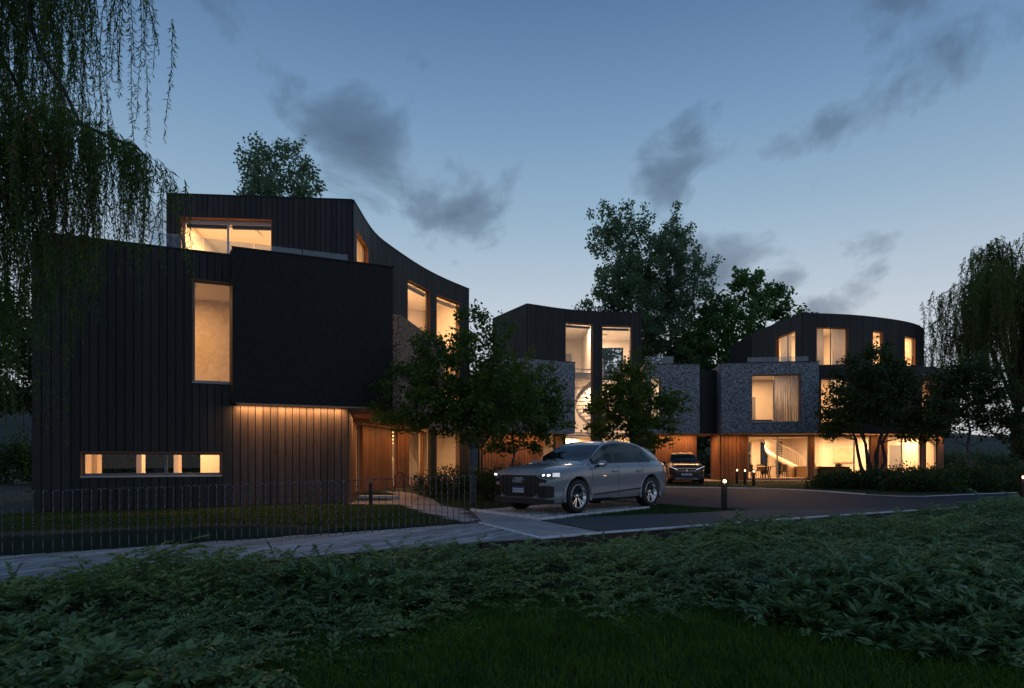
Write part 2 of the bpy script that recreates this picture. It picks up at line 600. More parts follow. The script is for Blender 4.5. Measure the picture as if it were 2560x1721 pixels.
# distant wooded ridge
hx, hf = [], []
az = np.linspace(R(-80), R(80), 260)
M['hill'] = mat('wooded_hill', (.010, .016, .012), 1.0, col2=(.022, .032, .022), scale=.03, detail=8)
prof = []
for k, (dist, f) in enumerate([(230, 0), (300, .45), (380, .85), (460, 1.0), (560, .7)]):
    hh = 20 + 14 * np.clip(-np.sin(az), 0, 1) * 1.6 - 9 * np.clip(np.sin(az), 0, 1)
    hh = hh + 3.0 * np.sin(az * 9 + 1) + 1.6 * np.sin(az * 31 + k) + rng.uniform(-.9, .9, len(az)) * (k > 1)
    prof.append(np.stack([dist * np.sin(az), dist * np.cos(az), np.where(f == 0, -3, hh * f)], -1))
prof = np.array(prof)
hi = np.arange(prof.shape[0] * prof.shape[1]).reshape(prof.shape[:2])
tag(np_mesh('hills', prof, np.stack([hi[:-1, :-1], hi[:-1, 1:], hi[1:, 1:], hi[1:, :-1]], -1).reshape(-1, 4), M['hill'], smooth=True), kind='structure')

# pond under the boardwalk
M['water'] = mat('pond_water', (.004, .006, .007), .06, spec=.6, bump=.06, bscale=5, var=.1)
b = MB(); b.sheet([(-14, 5), (-12, 9.5), (-8, 12.3), (-1.6, 12.3), (-2.2, 9.2), (-6.8, 6.0)], -.34)
tag(b.build('pond', M['water']), kind='structure')

# asphalt lane: service road behind the grass island, lighter lane in front of it
M['asphalt'] = mat('asphalt', (.014, .025, .037), .75, spec=.25, var=.38, scale=.9, detail=10, bump=.12, bscale=220, rvar=.12)
M['lane'] = mat('concrete_lane', (.050, .058, .066), .75, spec=.25, var=.25, scale=.9, detail=10, bump=.1, bscale=160, rvar=.08)
ISLAND_LOW = [(.60, 12.66), (1.5, 13.35), (2.7, 13.85), (4.0, 14.25), (5.04, 14.9), (5.9, 15.35)]
LANE = [(1.57, 10.47)] + NEAR_EDGE[2:6] + [(10.0, 15.62), (8.2, 15.55)] + ISLAND_LOW[::-1]
b = MB(); b.prism(LANE, -.10, .004)
tag(b.build('lane', M['lane']), kind='structure')
ROAD = [(5.93, 15.37), (8.2, 15.57), (10.02, 15.64), (10.22, 15.37)] + NEAR_EDGE[6:] + [(44, 36.5), (19, 23.5), (15.2, 21.7), (13.9, 21.0), (13.0, 21.1), (12.4, 22.2), (12.1, 24.2), (11.6, 25.7), (10.4, 27.0),
        (6.8, 28.4), (1.0, 29.0), (1.4, 24.5), (2.9, 20.0), (4.07, 17.5), (4.75, 16.4)]
b = MB(); b.prism(ROAD, -.10, .0)
tag(b.build('road', M['asphalt']), kind='structure')

# thin pale kerb strips
M['kerb'] = mat('pale_kerb', (.66, .69, .72), .6, var=.15, scale=6)
M['corten'] = mat('rusty_steel_edge', (.045, .026, .022), .7, var=.5, scale=7, detail=7)
def strip(path, w, z0, z1, name, m, side=0.0):
    """narrow upright strip along a plan line"""
    b = MB()
    n = len(path)
    L_, R_ = [], []
    for i, p in enumerate(path):
        a = path[max(i - 1, 0)]; c = path[min(i + 1, n - 1)]
        t = Vector((c[0] - a[0], c[1] - a[1])).normalized()
        nr = Vector((t.y, -t.x))
        L_.append((p[0] + nr.x * (side - w / 2), p[1] + nr.y * (side - w / 2)))
        R_.append((p[0] + nr.x * (side + w / 2), p[1] + nr.y * (side + w / 2)))
    for i in range(n - 1):
        b.quadbox([L_[i], R_[i], R_[i + 1], L_[i + 1]], z0, z1)
    return b.build(name, m)
tag(strip(NEAR_EDGE[:8], .06, -.06, .022, 'kerb', M['kerb'], .03), kind='structure')
tag(strip(NEAR_EDGE[:8], .05, -.34, -.005, 'edging', M['corten'], .088), kind='structure')
tag(strip([(12.4, 22.2), (12.1, 24.2), (11.6, 25.7), (10.4, 27.0), (6.8, 28.4), (1.0, 29.0)], .16, -.1, .03, 'kerb', M['kerb'], .09), kind='structure')
tag(strip([(19, 23.5), (15.2, 21.7), (13.9, 21.0), (13.0, 21.1), (12.4, 22.2)], .07, -.1, .015, 'kerb', M['kerb'], .05), kind='structure')

# grass-paver parking bay, edged with white kerb
BAY = [(-.98, 15.1), (.57, 12.70), (4.3, 16.7), (3.2, 19.2), (2.2, 19.0)]
tag(strip([(-.98, 15.1), (.57, 12.70), (3.45, 15.8)], .075, -.1, .05, 'kerb', M['kerb'], .0), kind='structure')
M['paver_grid'] = mat('grid_paver', (.62, .64, .66), .8, var=.25, scale=9, objvar=.15, bump=.2)
bay = MB(); bay.sheet([(-.93, 15.1), (.57, 12.76), (4.2, 16.7), (3.2, 19.2), (2.0, 18.6)], -.004)
bay_o = tag(bay.build('parking_bay', M['lawn']), kind='structure')
g = MB()
cw, ch, wl = .20, .21, .062                    # one grid stone: two open cells
g.box(-cw, cw, -ch, -ch + wl, 0, .02); g.box(-cw, cw, ch - wl, ch, 0, .02)
for xx in (-cw, -wl / 2, cw - wl):
    for y0, y1 in ((-ch + wl, ch - wl),):
        g.box(xx, xx + wl, y0, y1, 0, .02)
grid0 = g.build('paver', M['paver_grid'], bay_o)
ang = math.atan2(15.8 - 12.7, 3.45 - .57)
first = True
u = Vector((math.cos(ang), math.sin(ang))); w_ = Vector((-u.y, u.x))
org = Vector((.57, 12.72)) + u * .05
inner = [(-.80, 15.0), (.575, 12.92), (4.0, 16.6), (3.1, 18.9), (2.1, 18.5)]
for i in range(-6, 13):
    for j in range(-2, 16):
        c = org + u * (.21 + .41 * i) + w_ * (.22 + .43 * j)
        if not bool(in_poly(np.array(c.x), np.array(c.y), inner)) or poly_dist(np.array(c.x), np.array(c.y), inner) < .12:
            continue
        o = grid0 if first else grid0.copy()
        if not first:
            COL.objects.link(o)
        first = False
        o.location = (c.x, c.y, random.uniform(.0, .006)); o.rotation_euler = (0, 0, ang)

# paved footpath: individual stones near the camera, running back to the entrance
M['paver'] = mat('concrete_paver', (.30, .315, .325), .7, var=.14, scale=7, objvar=.16, bump=.15, bscale=90)
M['sand'] = mat('jointing_sand', (.05, .05, .05), .95)
PATH = [(-.56, 12.06), (.36, 9.72), (.44, 9.70), (1.54, 10.46), (.56, 12.62), (-.98, 15.0), (-1.39, 15.8), (-1.93, 17.06), (-2.5, 19.7), (-2.94, 21.1), (-3.6, 23.0), (-4.3, 24.3), (-5.0, 24.5),
        (-3.9, 21.8), (-3.68, 20.0), (-3.66, 18.9), (-4.70, 18.9), (-4.6, 17.6), (-4.45, 17.35), (-3.04, 17.06), (-2.57, 15.9), (-1.84, 14.0), (-.88, 12.3)]
b = MB(); b.sheet(PATH, -.006)
path_o = tag(b.build('footpath', M['sand']), kind='structure')
ang = R(-57.5); u = Vector((math.cos(ang), math.sin(ang))); w_ = Vector((-u.y, u.x))
def clip_poly(subj, clip):
    """Sutherland-Hodgman against a convex counter-clockwise clip"""
    out = subj
    for i in range(len(clip)):
        a, c = clip[i], clip[(i + 1) % len(clip)]
        inp, out = out, []
        def side(p): return (c[0] - a[0]) * (p[1] - a[1]) - (c[1] - a[1]) * (p[0] - a[0])
        for k in range(len(inp)):
            p, q = inp[k], inp[(k + 1) % len(inp)]
            sp, sq = side(p), side(q)
            if sp >= 0: out.append(p)
            if (sp >= 0) != (sq >= 0):
                t = sp / (sp - sq); out.append((p[0] + t * (q[0] - p[0]), p[1] + t * (q[1] - p[1])))
        if not out: return []
    return out
conv = [(-.54, 12.06), (.38, 9.73), (1.52, 10.47), (.55, 12.6), (-.96, 14.95)]       # convex front part of the path
conv2 = [(-.57, 12.06), (-.97, 14.98), (-1.37, 15.78), (-1.95, 17.0), (-3.0, 17.03), (-2.55, 15.9), (-1.84, 14.03), (-.88, 12.33)]
PW, PL = .26, .52
for i in range(-22, 24):
    for j in range(-24, 24):
        o_ = Vector((.5, 12.0)) + u * (i * PL + (j % 2) * PL * .5) + w_ * (j * PW)
        q = [o_, o_ + u * (PL - .022), o_ + u * (PL - .022) + w_ * (PW - .022), o_ + w_ * (PW - .022)]
        q = [(p.x, p.y) for p in q]
        r = clip_poly(q, conv)
        if len(r) < 3:
            cx_, cy_ = sum(p[0] for p in q) / 4, sum(p[1] for p in q) / 4
            if bool(in_poly(np.array(cx_), np.array(cy_), conv2)) and poly_dist(np.array(cx_), np.array(cy_), conv2) > .02:
                r = q
            else:
                continue
        MB().quadbox(r, -.03, random.uniform(-.001, .003)).build('paver', M['paver'], path_o)
far_path = [p for p in PATH[7:19]] + [(-3.04, 17.06)]
b = MB(); b.sheet([(-1.95, 17.04)] + PATH[8:20], .001)
M['path_far'] = mat('far_paving', (.25, .21, .185), .75, var=.12, scale=5, bump=.15, bscale=60)
b.build('paved_branch', M['path_far'], path_o)

# boardwalk: oblique boards, each its own piece
M['board'] = mat('weathered_board', (.29, .32, .335), .75, var=.3, scale=3, stretch=(1, 1, 1), objvar=.34, bump=.3, bscale=30, detail=8)
walk = tag(MB().box(-.02, .02, -.02, .02, -.02, .0).build('boardwalk', M['board']), kind='structure')
walk.location = (0, 0, -.5)
fd = Vector((.6, .8)).normalized()
fa, fb = Vector((-9.4, 8.12)), Vector((-.60, 12.1))
off2 = Vector((1.06, -2.42))
fdir = (fb - fa).normalized()
def deck_z(x): return np.interp(x, [-9.5, -7.4, -.6, 1], [-.22, -.18, .0, .0])
bd = Vector((.56, .83)).normalized()
step = .215 / abs(fdir.x * bd.y - fdir.y * bd.x)
nb = int((fb - fa).length / step)
for i in range(-2, nb + 12):
    p0 = fa + fdir * (i * step); p1 = fa + fdir * ((i + 1) * step - .12)
    # run of the board from the fence line to the front edge
    k = (off2.x * fdir.y - off2.y * fdir.x) / (bd.x * fdir.y - bd.y * fdir.x)
    q = [(p0.x, p0.y), (p1.x, p1.y), (p1.x + bd.x * k, p1.y + bd.y * k), (p0.x + bd.x * k, p0.y + bd.y * k)]
    if q[2][0] > q[0][0] + 9: continue
    cl = [(fa.x, fa.y), (fa.x + off2.x, fa.y + off2.y), (fb.x + off2.x - .02, fb.y + off2.y), (fb.x - .02, fb.y)]
    r = clip_poly(q, cl)
    if len(r) < 3:
        r = clip_poly(q[::-1], cl)
    if len(r) < 3: continue
    m_ = MB(); m_.quadbox(r, -.045, random.uniform(-.006, .006))
    m_.v = [(x, y, z + float(deck_z(x)) + .5) for x, y, z in m_.v]
    m_.build('board', M['board'], walk)
tag(strip([(fb.x, fb.y), (fb.x + off2.x, fb.y + off2.y)], .06, -.2, .02, 'kerb', M['kerb'], .03), kind='structure')
b = MB()
pa, pb = fa + off2, fb + off2
for t0 in np.linspace(0, .999, 20):
    p = pa.lerp(pb, t0); q = pa.lerp(pb, t0 + 1 / 20)
    n2 = Vector((.42, -.91)) * .05
    z = float(deck_z(p.x)) - .004
    b.quadbox([(p.x, p.y), (q.x, q.y), (q.x + n2.x, q.y + n2.y), (p.x + n2.x, p.y + n2.y)], -.5, z)
fas = b.build('fascia', M['corten'], walk); fas.location = (0, 0, .5)
# ------------------------------------------------------------------ building kit
class Path2:
    def __init__(s, pts, smooth=False, n=10):
        if smooth:
            P = [Vector(p) for p in pts]
            out = []
            for i in range(len(P) - 1):
                a = P[i - 1] if i else P[0] * 2 - P[1]
                b, c = P[i], P[i + 1]
                d = P[i + 2] if i + 2 < len(P) else P[-1] * 2 - P[-2]
                for k in range(n):
                    t = k / n
                    out.append(.5 * ((2 * b) + (c - a) * t + (2 * a - 5 * b + 4 * c - d) * t * t + (3 * b - a - 3 * c + d) * t ** 3))
            out.append(P[-1])
            pts = out
        s.p = [Vector(p) for p in pts]
        s.s = [0.0]
        for a, b in zip(s.p, s.p[1:]):
            s.s.append(s.s[-1] + (b - a).length)
        s.L = s.s[-1]
    def at(s, q):
        q = min(max(q, 0), s.L)
        for i in range(len(s.s) - 1):
            if q <= s.s[i + 1] + 1e-9:
                break
        a, b = s.p[i], s.p[i + 1]
        t = (q - s.s[i]) / max(1e-9, s.s[i + 1] - s.s[i])
        return a.lerp(b, t)
    def frame(s, q):
        p = s.at(q)
        t = (s.at(q + .05) - s.at(q - .05)).normalized()
        return p, t, Vector((t.y, -t.x))
    def off(s, q, d):
        p, t, n = s.frame(q)
        return (p.x + n.x * d, p.y + n.y * d)
def free_z(a, b, z0, z1, ops):
    mid = (a + b) / 2
    iv = [(z0, z1)]
    for (oa, ob, oz0, oz1) in ops:
        if oa - 1e-4 <= mid <= ob + 1e-4:
            nw = []
            for (p, q) in iv:
                if oz1 <= p or oz0 >= q:
                    nw.append((p, q)); continue
                if oz0 > p: nw.append((p, oz0))
                if oz1 < q: nw.append((oz1, q))
            iv = nw
    return [(p, q) for p, q in iv if q - p > .01]
def cut_list(s0, s1, ops, w):
    c = {round(s0, 4), round(s1, 4)}
    for o in ops:
        for e in o[:2]:
            if s0 < e < s1:
                c.add(round(e, 4))
    c = sorted(c)
    out = []
    for a, b in zip(c, c[1:]):
        n = max(1, round((b - a) / w))
        out += [(a + (b - a) * i / n, a + (b - a) * (i + 1) / n) for i in range(n)]
    return out
def plank_wall(parent, off, path, s0, s1, z0, z1, m, ops=(), w=.19, thick=.03, gap=.020):
    for a, b in cut_list(s0, s1, ops, w):
        for p, q in free_z(a, b, z0, z1, ops):
            d = thick + random.uniform(-.006, .006)
            g = gap / 2
            MB().quadbox([path.off(a + g, 0), path.off(a + g, d), path.off(b - g, d), path.off(b - g, 0)], p, q).build('plank', m, parent, off)
def slab_wall(parent, off, path, s0, s1, z0, z1, m, ops=(), d0=-.18, d1=0.0, name='wall', w=.5):
    b_ = MB()
    for a, b in cut_list(s0, s1, ops, w):
        for p, q in free_z(a, b, z0, z1, ops):
            b_.quadbox([path.off(a, d0), path.off(a, d1), path.off(b, d1), path.off(b, d0)], p, q)
    return b_.build(name, m, parent, off)
def window(parent, off, path, a, b, z0, z1, cols=(), rows=(), depth=-.13, fm=None, rev=True, fw=.055, glass=True, curved=False, face=.03, sill=True):
    """frame with its own panes; columns and rows are fractions of the opening"""
    fm = fm or M['frame']
    A, B = Vector(path.off(a, 0)), Vector(path.off(b, 0))
    t = (B - A).normalized(); n = Vector((t.y, -t.x)); W = (B - A).length
    def P(u, d): return tuple(A + t * u + n * d)
    f = MB()
    d0, d1 = depth - .03, depth + .03
    def bar(u0, u1, p, q, dd=0.0): f.quadbox([P(u0, d0 - dd), P(u0, d1 + dd), P(u1, d1 + dd), P(u1, d0 - dd)], p, q)
    bar(0, fw, z0, z1); bar(W - fw, W, z0, z1); bar(fw, W - fw, z1 - fw, z1); bar(fw, W - fw, z0, z0 + fw)
    us = [fw] + [W * c for c in cols] + [W - fw]
    zs = [z0 + fw] + [z0 + (z1 - z0) * r for r in rows] + [z1 - fw]
    for c in cols: bar(W * c - fw / 2, W * c + fw / 2, z0 + fw, z1 - fw, .004)
    for r in rows: bar(fw, W - fw, z0 + (z1 - z0) * r - fw / 2, z0 + (z1 - z0) * r + fw / 2, .002)
    fo = f.build('window', fm, parent, off)
    if glass:
        for i in range(len(us) - 1):
            for j in range(len(zs) - 1):
                MB().add([(*P(us[i], depth), zs[j]), (*P(us[i + 1], depth), zs[j]), (*P(us[i + 1], depth), zs[j + 1]), (*P(us[i], depth), zs[j + 1])], [(0, 1, 2, 3)]).build('pane', M['glass'], fo, off)
    if rev:
        r = MB(); th = .028
        r.quadbox([P(-.002, d1), P(-.002, face + .006), P(th, face + .006), P(th, d1)], z0, z1)
        r.quadbox([P(W - th, d1), P(W - th, face + .006), P(W + .002, face + .006), P(W + .002, d1)], z0, z1)
        r.quadbox([P(th, d1), P(th, face + .006), P(W - th, face + .006), P(W - th, d1)], z1 - th, z1 + .002)
        r.build('reveal', M['reveal'], fo, off)
        if sill:
            MB().quadbox([P(0, d1), P(0, face + .04), P(W, face + .04), P(W, d1)], z0 - .03, z0 + .012).build('sill', M['frame'], fo, off)
    return fo
def coping(parent, off, path, s0, s1, z, w=.32):
    b = MB(); n = max(1, int((s1 - s0) / .5))
    for i in range(n):
        a, c = s0 + (s1 - s0) * i / n, s0 + (s1 - s0) * (i + 1) / n
        b.quadbox([path.off(a, -w + .05), path.off(a, .05), path.off(c, .05), path.off(c, -w + .05)], z, z + .035)
    return b.build('coping', M['coping'], parent, off)
def inset(poly, d):
    a = sum(poly[i][0] * poly[(i + 1) % len(poly)][1] - poly[(i + 1) % len(poly)][0] * poly[i][1] for i in range(len(poly)))
    if a < 0: poly = poly[::-1]
    n = len(poly); out = []
    for i in range(n):
        p0, p1, p2 = Vector(poly[i - 1]), Vector(poly[i]), Vector(poly[(i + 1) % n])
        e1 = (p1 - p0).normalized(); e2 = (p2 - p1).normalized()
        n1 = Vector((-e1.y, e1.x)); n2 = Vector((-e2.y, e2.x))
        k = 1 + n1.dot(n2)
        m_ = (n1 + n2) / max(.3, k)
        out.append((p1.x + m_.x * d, p1.y + m_.y * d))
    return out
WARM = (1.0, .53, .215)
IN_K, OUT_K = 2.3, 4.2
AMBER = (1.0, .50, .20)
def ceiling_lamp(parent, off, x, y, z, size, watts, color=WARM):
    """flush square fitting: rim plus the light itself"""
    h = size / 2 + .03
    MB().box(x - h, x + h, y - h, y + h, z - .03, z).build('lamp_rim', M['white'], parent, off)
    area_light('ceiling_lamp', (x, y, z - .036), size, watts * IN_K, color, parent, off)

# ================================================================== house on the left
H1 = (-8.0, 20.0, 0.0)
h1 = thing('timber_house', 'three storey house of charred vertical boards with curved roof edge nearest the camera', 'house', H1, group='curved timber houses')
A1, B1 = (-11.28, 14.70), (-4.62, 17.62)
pf = Path2([A1, B1])
U0, U1 = (-11.54, 20.9), (-5.45, 21.4)
pu = Path2([U0, U1])
pc = Path2([U1, (-5.41, 24.4), (-4.95, 26.4), (-4.17, 28.8), (-3.3, 30.7), (-2.24, 32.5)], True)
pr = Path2([B1, (-5.8, 22.9)])
pg = Path2([(-5.8, 22.9), (-5.87, 24.4), (-5.83, 25.6), (-5.35, 27.6), (-4.84, 29.0), (-4.3, 30.3)], True)
def s_of(path, X=None, Y=None):
    return min(np.linspace(0, path.L, 2000), key=lambda q: abs((path.at(q).x - X) if X is not None else (path.at(q).y - Y)))
TOP1, BLK = 6.57, 4.31
# lower front wall: slit window and tall window beside the dark block
ops = [(.96, 4.06, .82, 1.42), (3.36, 4.31, 3.22, 5.86)]
plank_wall(h1, H1, pf, 0, BLK, 0, TOP1, M['char'], ops)
plank_wall(h1, H1, pf, BLK, pf.L, 0, 2.66, M['smoked'])
slab_wall(h1, H1, pf, 0, pf.L, 0, TOP1, M['char_back'], ops)
slab_wall(h1, H1, pf, 0, pf.L, .1, TOP1 - .1, M['plaster'], ops, -.21, -.182, 'wall_lining')
coping(h1, H1, pf, 0, BLK, TOP1)
window(h1, H1, pf, .96, 4.06, .82, 1.42, cols=(.58,), fm=M['frame_dark'], fw=.07)
window(h1, H1, pf, 3.36, 4.31, 3.22, 5.86, fm=M['frame'], fw=.06, depth=-.1)
# return at the entrance and the set-back curved ground floor
plank_wall(h1, H1, pr, 0, pr.L - .02, 0, 2.62, M['cedar'], w=.19)
slab_wall(h1, H1, pr, 0, pr.L, 0, 2.66, M['char_back'])
g_ops = [(.4, 1.55, .06, 2.6), (4.85, 5.6, .06, 2.6)]
gl1 = (s_of(pg, Y=23.2), s_of(pg, Y=24.5)); gl2 = (s_of(pg, Y=27.65), s_of(pg, Y=28.2)); gl3 = (s_of(pg, Y=29.05), s_of(pg, Y=30.25))
g_ops = [(*gl1, .06, 2.6), (*gl2, .06, 2.6), (*gl3, .06, 2.6)]
plank_wall(h1, H1, pg, 0, pg.L, 0, 2.64, M['cedar'], g_ops, w=.14)
slab_wall(h1, H1, pg, 0, pg.L, 0, 2.66, M['char_back'], g_ops)
slab_wall(h1, H1, pg, 0, pg.L, .1, 2.66, M['plaster'], g_ops, -.21, -.182, 'wall_lining')
for a, b in (gl1, gl2, gl3):
    window(h1, H1, pg, a, b, .06, 2.6, rows=(.72,) if a == gl2[0] else (), sill=False)
# upper storey: terrace front, long concave side
fo = [(.46, 3.44, 6.55, 9.36)]
plank_wall(h1, H1, pu, 0, pu.L, 6.5, 10.1, M['char'], fo, w=.18)
slab_wall(h1, H1, pu, 0, pu.L, 6.4, 10.1, M['char_back'], fo)
slab_wall(h1, H1, pu, 0, pu.L, 6.5, 9.8, M['plaster'], fo, -.21, -.182, 'wall_lining')
tw_ = window(h1, H1, pu, .46, 3.44, 6.55, 9.36, cols=(.5,), rows=(.955,), depth=-.16, fw=.08)
M['strip'] = mat('light_strip', (1, 1, 1), .4, emis=(1.0, .62, .28), estr=14.0)
ls_a, ls_b = pu.off(1.995, -.22), pu.off(2.02, -.19)
MB().quadbox([pu.off(1.995, -.225), pu.off(1.995, -.2), pu.off(2.02, -.2), pu.off(2.02, -.225)], 6.6, 8.1).build('light_strip', M['strip'], tw_, H1)
cw1 = (s_of(pc, Y=21.8), s_of(pc, Y=23.6)); cw2 = (s_of(pc, Y=27.5), s_of(pc, Y=29.5)); cw3 = (s_of(pc, Y=30.0), s_of(pc, Y=31.75))
low = s_of(pc, Y=29.62)
c_ops = [(*cw1, 6.6, 9.25), (*cw2, 6.6, 9.2), (*cw3, .06, 9.2)]
plank_wall(h1, H1, pc, 0, low, 6.5, 10.1, M['char'], c_ops, w=.18)
plank_wall(h1, H1, pc, low, pc.L, 0, 10.1, M['char'], c_ops, w=.18)
slab_wall(h1, H1, pc, 0, low, 6.4, 10.1, M['char_back'], c_ops)
slab_wall(h1, H1, pc, low, pc.L, 0, 10.1, M['char_back'], c_ops)
slab_wall(h1, H1, pc, 0, low, 6.5, 9.8, M['plaster'], c_ops, -.21, -.182, 'wall_lining')
slab_wall(h1, H1, pc, low, pc.L, .1, 9.8, M['plaster'], c_ops, -.21, -.182, 'wall_lining')
window(h1, H1, pc, *cw1, 6.6, 9.25, depth=-.16); window(h1, H1, pc, *cw2, 6.6, 9.2, rows=(.93,), depth=-.16)
window(h1, H1, pc, *cw3, .06, 9.2, rows=(.29, .33, .70, .735, .975), depth=-.16)
coping(h1, H1, pu, 0, pu.L, 10.1); coping(h1, H1, pc, 0, pc.L, 10.1)
# hidden sides and back
back_lo = Path2([(-2.24, 32.5), (-5.2, 36.6), (-13.0, 30.0), (-14.0, 20.5), A1])
s_col0 = (Vector((-5.2, 36.6)) - Vector((-2.24, 32.5))).length + (Vector((-13, 30)) - Vector((-5.2, 36.6))).length
col_len = (Vector((-14, 20.5)) - Vector((-13, 30))).length
bo = [(s_col0 + .1, s_col0 + col_len - .1, .1, 2.6)]
slab_wall(h1, H1, back_lo, 0, back_lo.L, 0, TOP1, M['char_back'], bo, name='rear_wall')
slab_wall(h1, H1, back_lo, 0, back_lo.L, .1, TOP1 - .1, M['plaster'], bo, -.21, -.182, 'rear_lining')
for k in range(5):
    q = s_col0 + .9 + k * 2.1
    MB().quadbox([back_lo.off(q, -.4), back_lo.off(q, -.2), back_lo.off(q + .2, -.2), back_lo.off(q + .2, -.4)], .1, 2.75).build('column', M['plaster'], h1, H1)
back_up = Path2([(-2.24, 32.5), (-5.0, 36.0), (-12.8, 30.0), U0])
su = (Vector((-5, 36)) - Vector((-2.24, 32.5))).length + (Vector((-12.8, 30)) - Vector((-5, 36))).length
uo = [(su + 3.2, su + 7.8, 6.5, 8.3)]
slab_wall(h1, H1, back_up, 0, back_up.L, 6.4, 10.1, M['char_back'], uo, name='rear_wall')
slab_wall(h1, H1, back_up, 0, back_up.L, 6.5, 9.8, M['plaster'], uo, -.21, -.182, 'rear_lining')
window(h1, H1, back_up, su + 3.2, su + 7.8, 6.5, 8.3, cols=(.33, .66), rev=False)
lo_poly = [A1, B1, (-5.8, 22.9)] + [tuple(pg.at(q)) for q in np.linspace(.3, pg.L, 9)] + [(-3.3, 30.9), (-2.24, 32.5), (-5.2, 36.6), (-13, 30), (-14, 20.5)]
up_poly = [U0] + [tuple(pc.at(q)) for q in np.linspace(0, pc.L, 14)] + [(-5, 36), (-12.8, 30)]
ter_poly = [A1, B1, (-4.9, 21.5)] + [tuple(pc.at(q)) for q in np.linspace(.3, pc.L, 12)] + [(-5.2, 36.6), (-13, 30), (-14, 20.5)]
MB().prism(inset(lo_poly, .2), .0, .1).build('floor', M['floor'], h1, H1)
MB().prism(inset(ter_poly, .23), 2.78, 3.02).build('floor_slab', M['plaster'], h1, H1)
MB().prism(inset(ter_poly, .23), 6.2, 6.44).build('floor_slab', M['plaster'], h1, H1)
MB().prism(inset(up_poly, .19), 9.72, 10.02).build('roof', [M['plaster']], h1, H1)
# dark cantilevered block and the curved stone bay behind it
blk = MB(); blk.prism([(-7.16, 16.03), (-3.37, 17.70), (-4.35, 20.0), (-5.3, 22.3), (-8.6, 20.6), (-7.45, 16.5)], 2.70, 6.67)
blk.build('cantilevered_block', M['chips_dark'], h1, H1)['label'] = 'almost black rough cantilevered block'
MB().prism([(-7.18, 16.01), (-3.33, 17.68), (-4.33, 20.0), (-4.45, 20.2), (-4.2, 19.5), (-3.55, 17.9), (-7.2, 16.35)], 6.67, 6.70).build('coping', M['coping'], h1, H1)
bay_p = Path2([(-4.42, 23.35), (-4.18, 23.42), (-3.92, 25.2), (-3.68, 26.65), (-3.40, 28.0), (-3.15, 29.2)])
bay_poly = [(-5.75, 23.0), (-4.30, 23.30), (-4.17, 23.42), (-4.02, 24.4), (-3.88, 25.4), (-3.68, 26.65), (-3.40, 28.0), (-3.12, 29.1), (-3.95, 29.45), (-4.5, 28.0), (-5.2, 26.2), (-5.7, 24.5)]
MB().prism(bay_poly, 2.70, 6.66).build('stone_bay', M['chips_warm_lit'], h1, H1)['label'] = 'curved bay clad in stone chips coloured as if warmly lit'
sof = [(-7.10, 16.10), (-3.44, 17.72), (-4.4, 20.1), (-4.25, 23.4), (-3.74, 26.65), (-3.46, 28.0), (-3.2, 29.0), (-4.2, 29.9), (-4.9, 28.6), (-5.4, 27.2), (-5.8, 25.5), (-5.8, 23.0), (-4.64, 17.68), (-7.2, 16.56)]
MB().prism(sof, 2.664, 2.698).build('soffit', M['soffit'], h1, H1)
# glass balustrade on the terrace
def balustrade(parent, off, pts, z0, z1, n):
    p = Path2(pts)
    for i in range(n):
        a, b = p.L * i / n + .012, p.L * (i + 1) / n - .012
        MB().quadbox([p.off(a, 0), p.off(a, .016), p.off(b, .016), p.off(b, 0)], z0, z1).build('glass_panel', M['rail_glass'], parent, off)
balustrade(h1, H1, [(-9.5, 16.4), (-4.78, 18.25)], 6.3, 7.2, 4)
# lights: strip washing the front boards, strip under the curved bay, ceiling fittings inside
th = math.atan2(B1[1] - A1[1], B1[0] - A1[0])
for k in range(3):
    q = 4.75 + k * .92
    p = pf.off(q + .1, .17)
    area_light('wall_washer', (p[0], p[1], 2.655), .88, 7.0 * OUT_K, AMBER, h1, H1, (0, 0, th), .05)
for (x, y, e, r) in ((-5.05, 25.0, 5, 80), (-4.65, 27.0, 5, 70), (-4.35, 28.4, 4, 70), (-4.9, 20.6, 5, 100), (-4.75, 22.6, 5, 95)):
    area_light('soffit_lamp', (x, y, 2.655), 1.1, e * OUT_K, AMBER, h1, H1, (0, 0, R(r)), .06)
for (x, y, z, e) in ((-9.6, 18.2, 2.74, 70), (-11.4, 23.0, 2.74, 70), (-8.2, 25.0, 2.74, 90), (-6.3, 30.5, 2.74, 110)):
    ceiling_lamp(h1, H1, x, y, z, .9, e)
for (x, y, z, e) in ((-9.7, 17.6, 6.15, 34), (-5.2, 31.5, 6.15, 80), (-10.5, 22.5, 6.15, 60)):
    ceiling_lamp(h1, H1, x, y, z, .9, e)
for (x, y, z, e) in ((-9.9, 23.2, 9.68, 150), (-8.4, 22.3, 9.68, 80), (-7.2, 27.0, 9.68, 100), (-5.2, 31.2, 9.68, 130)):
    ceiling_lamp(h1, H1, x, y, z, .9, e)
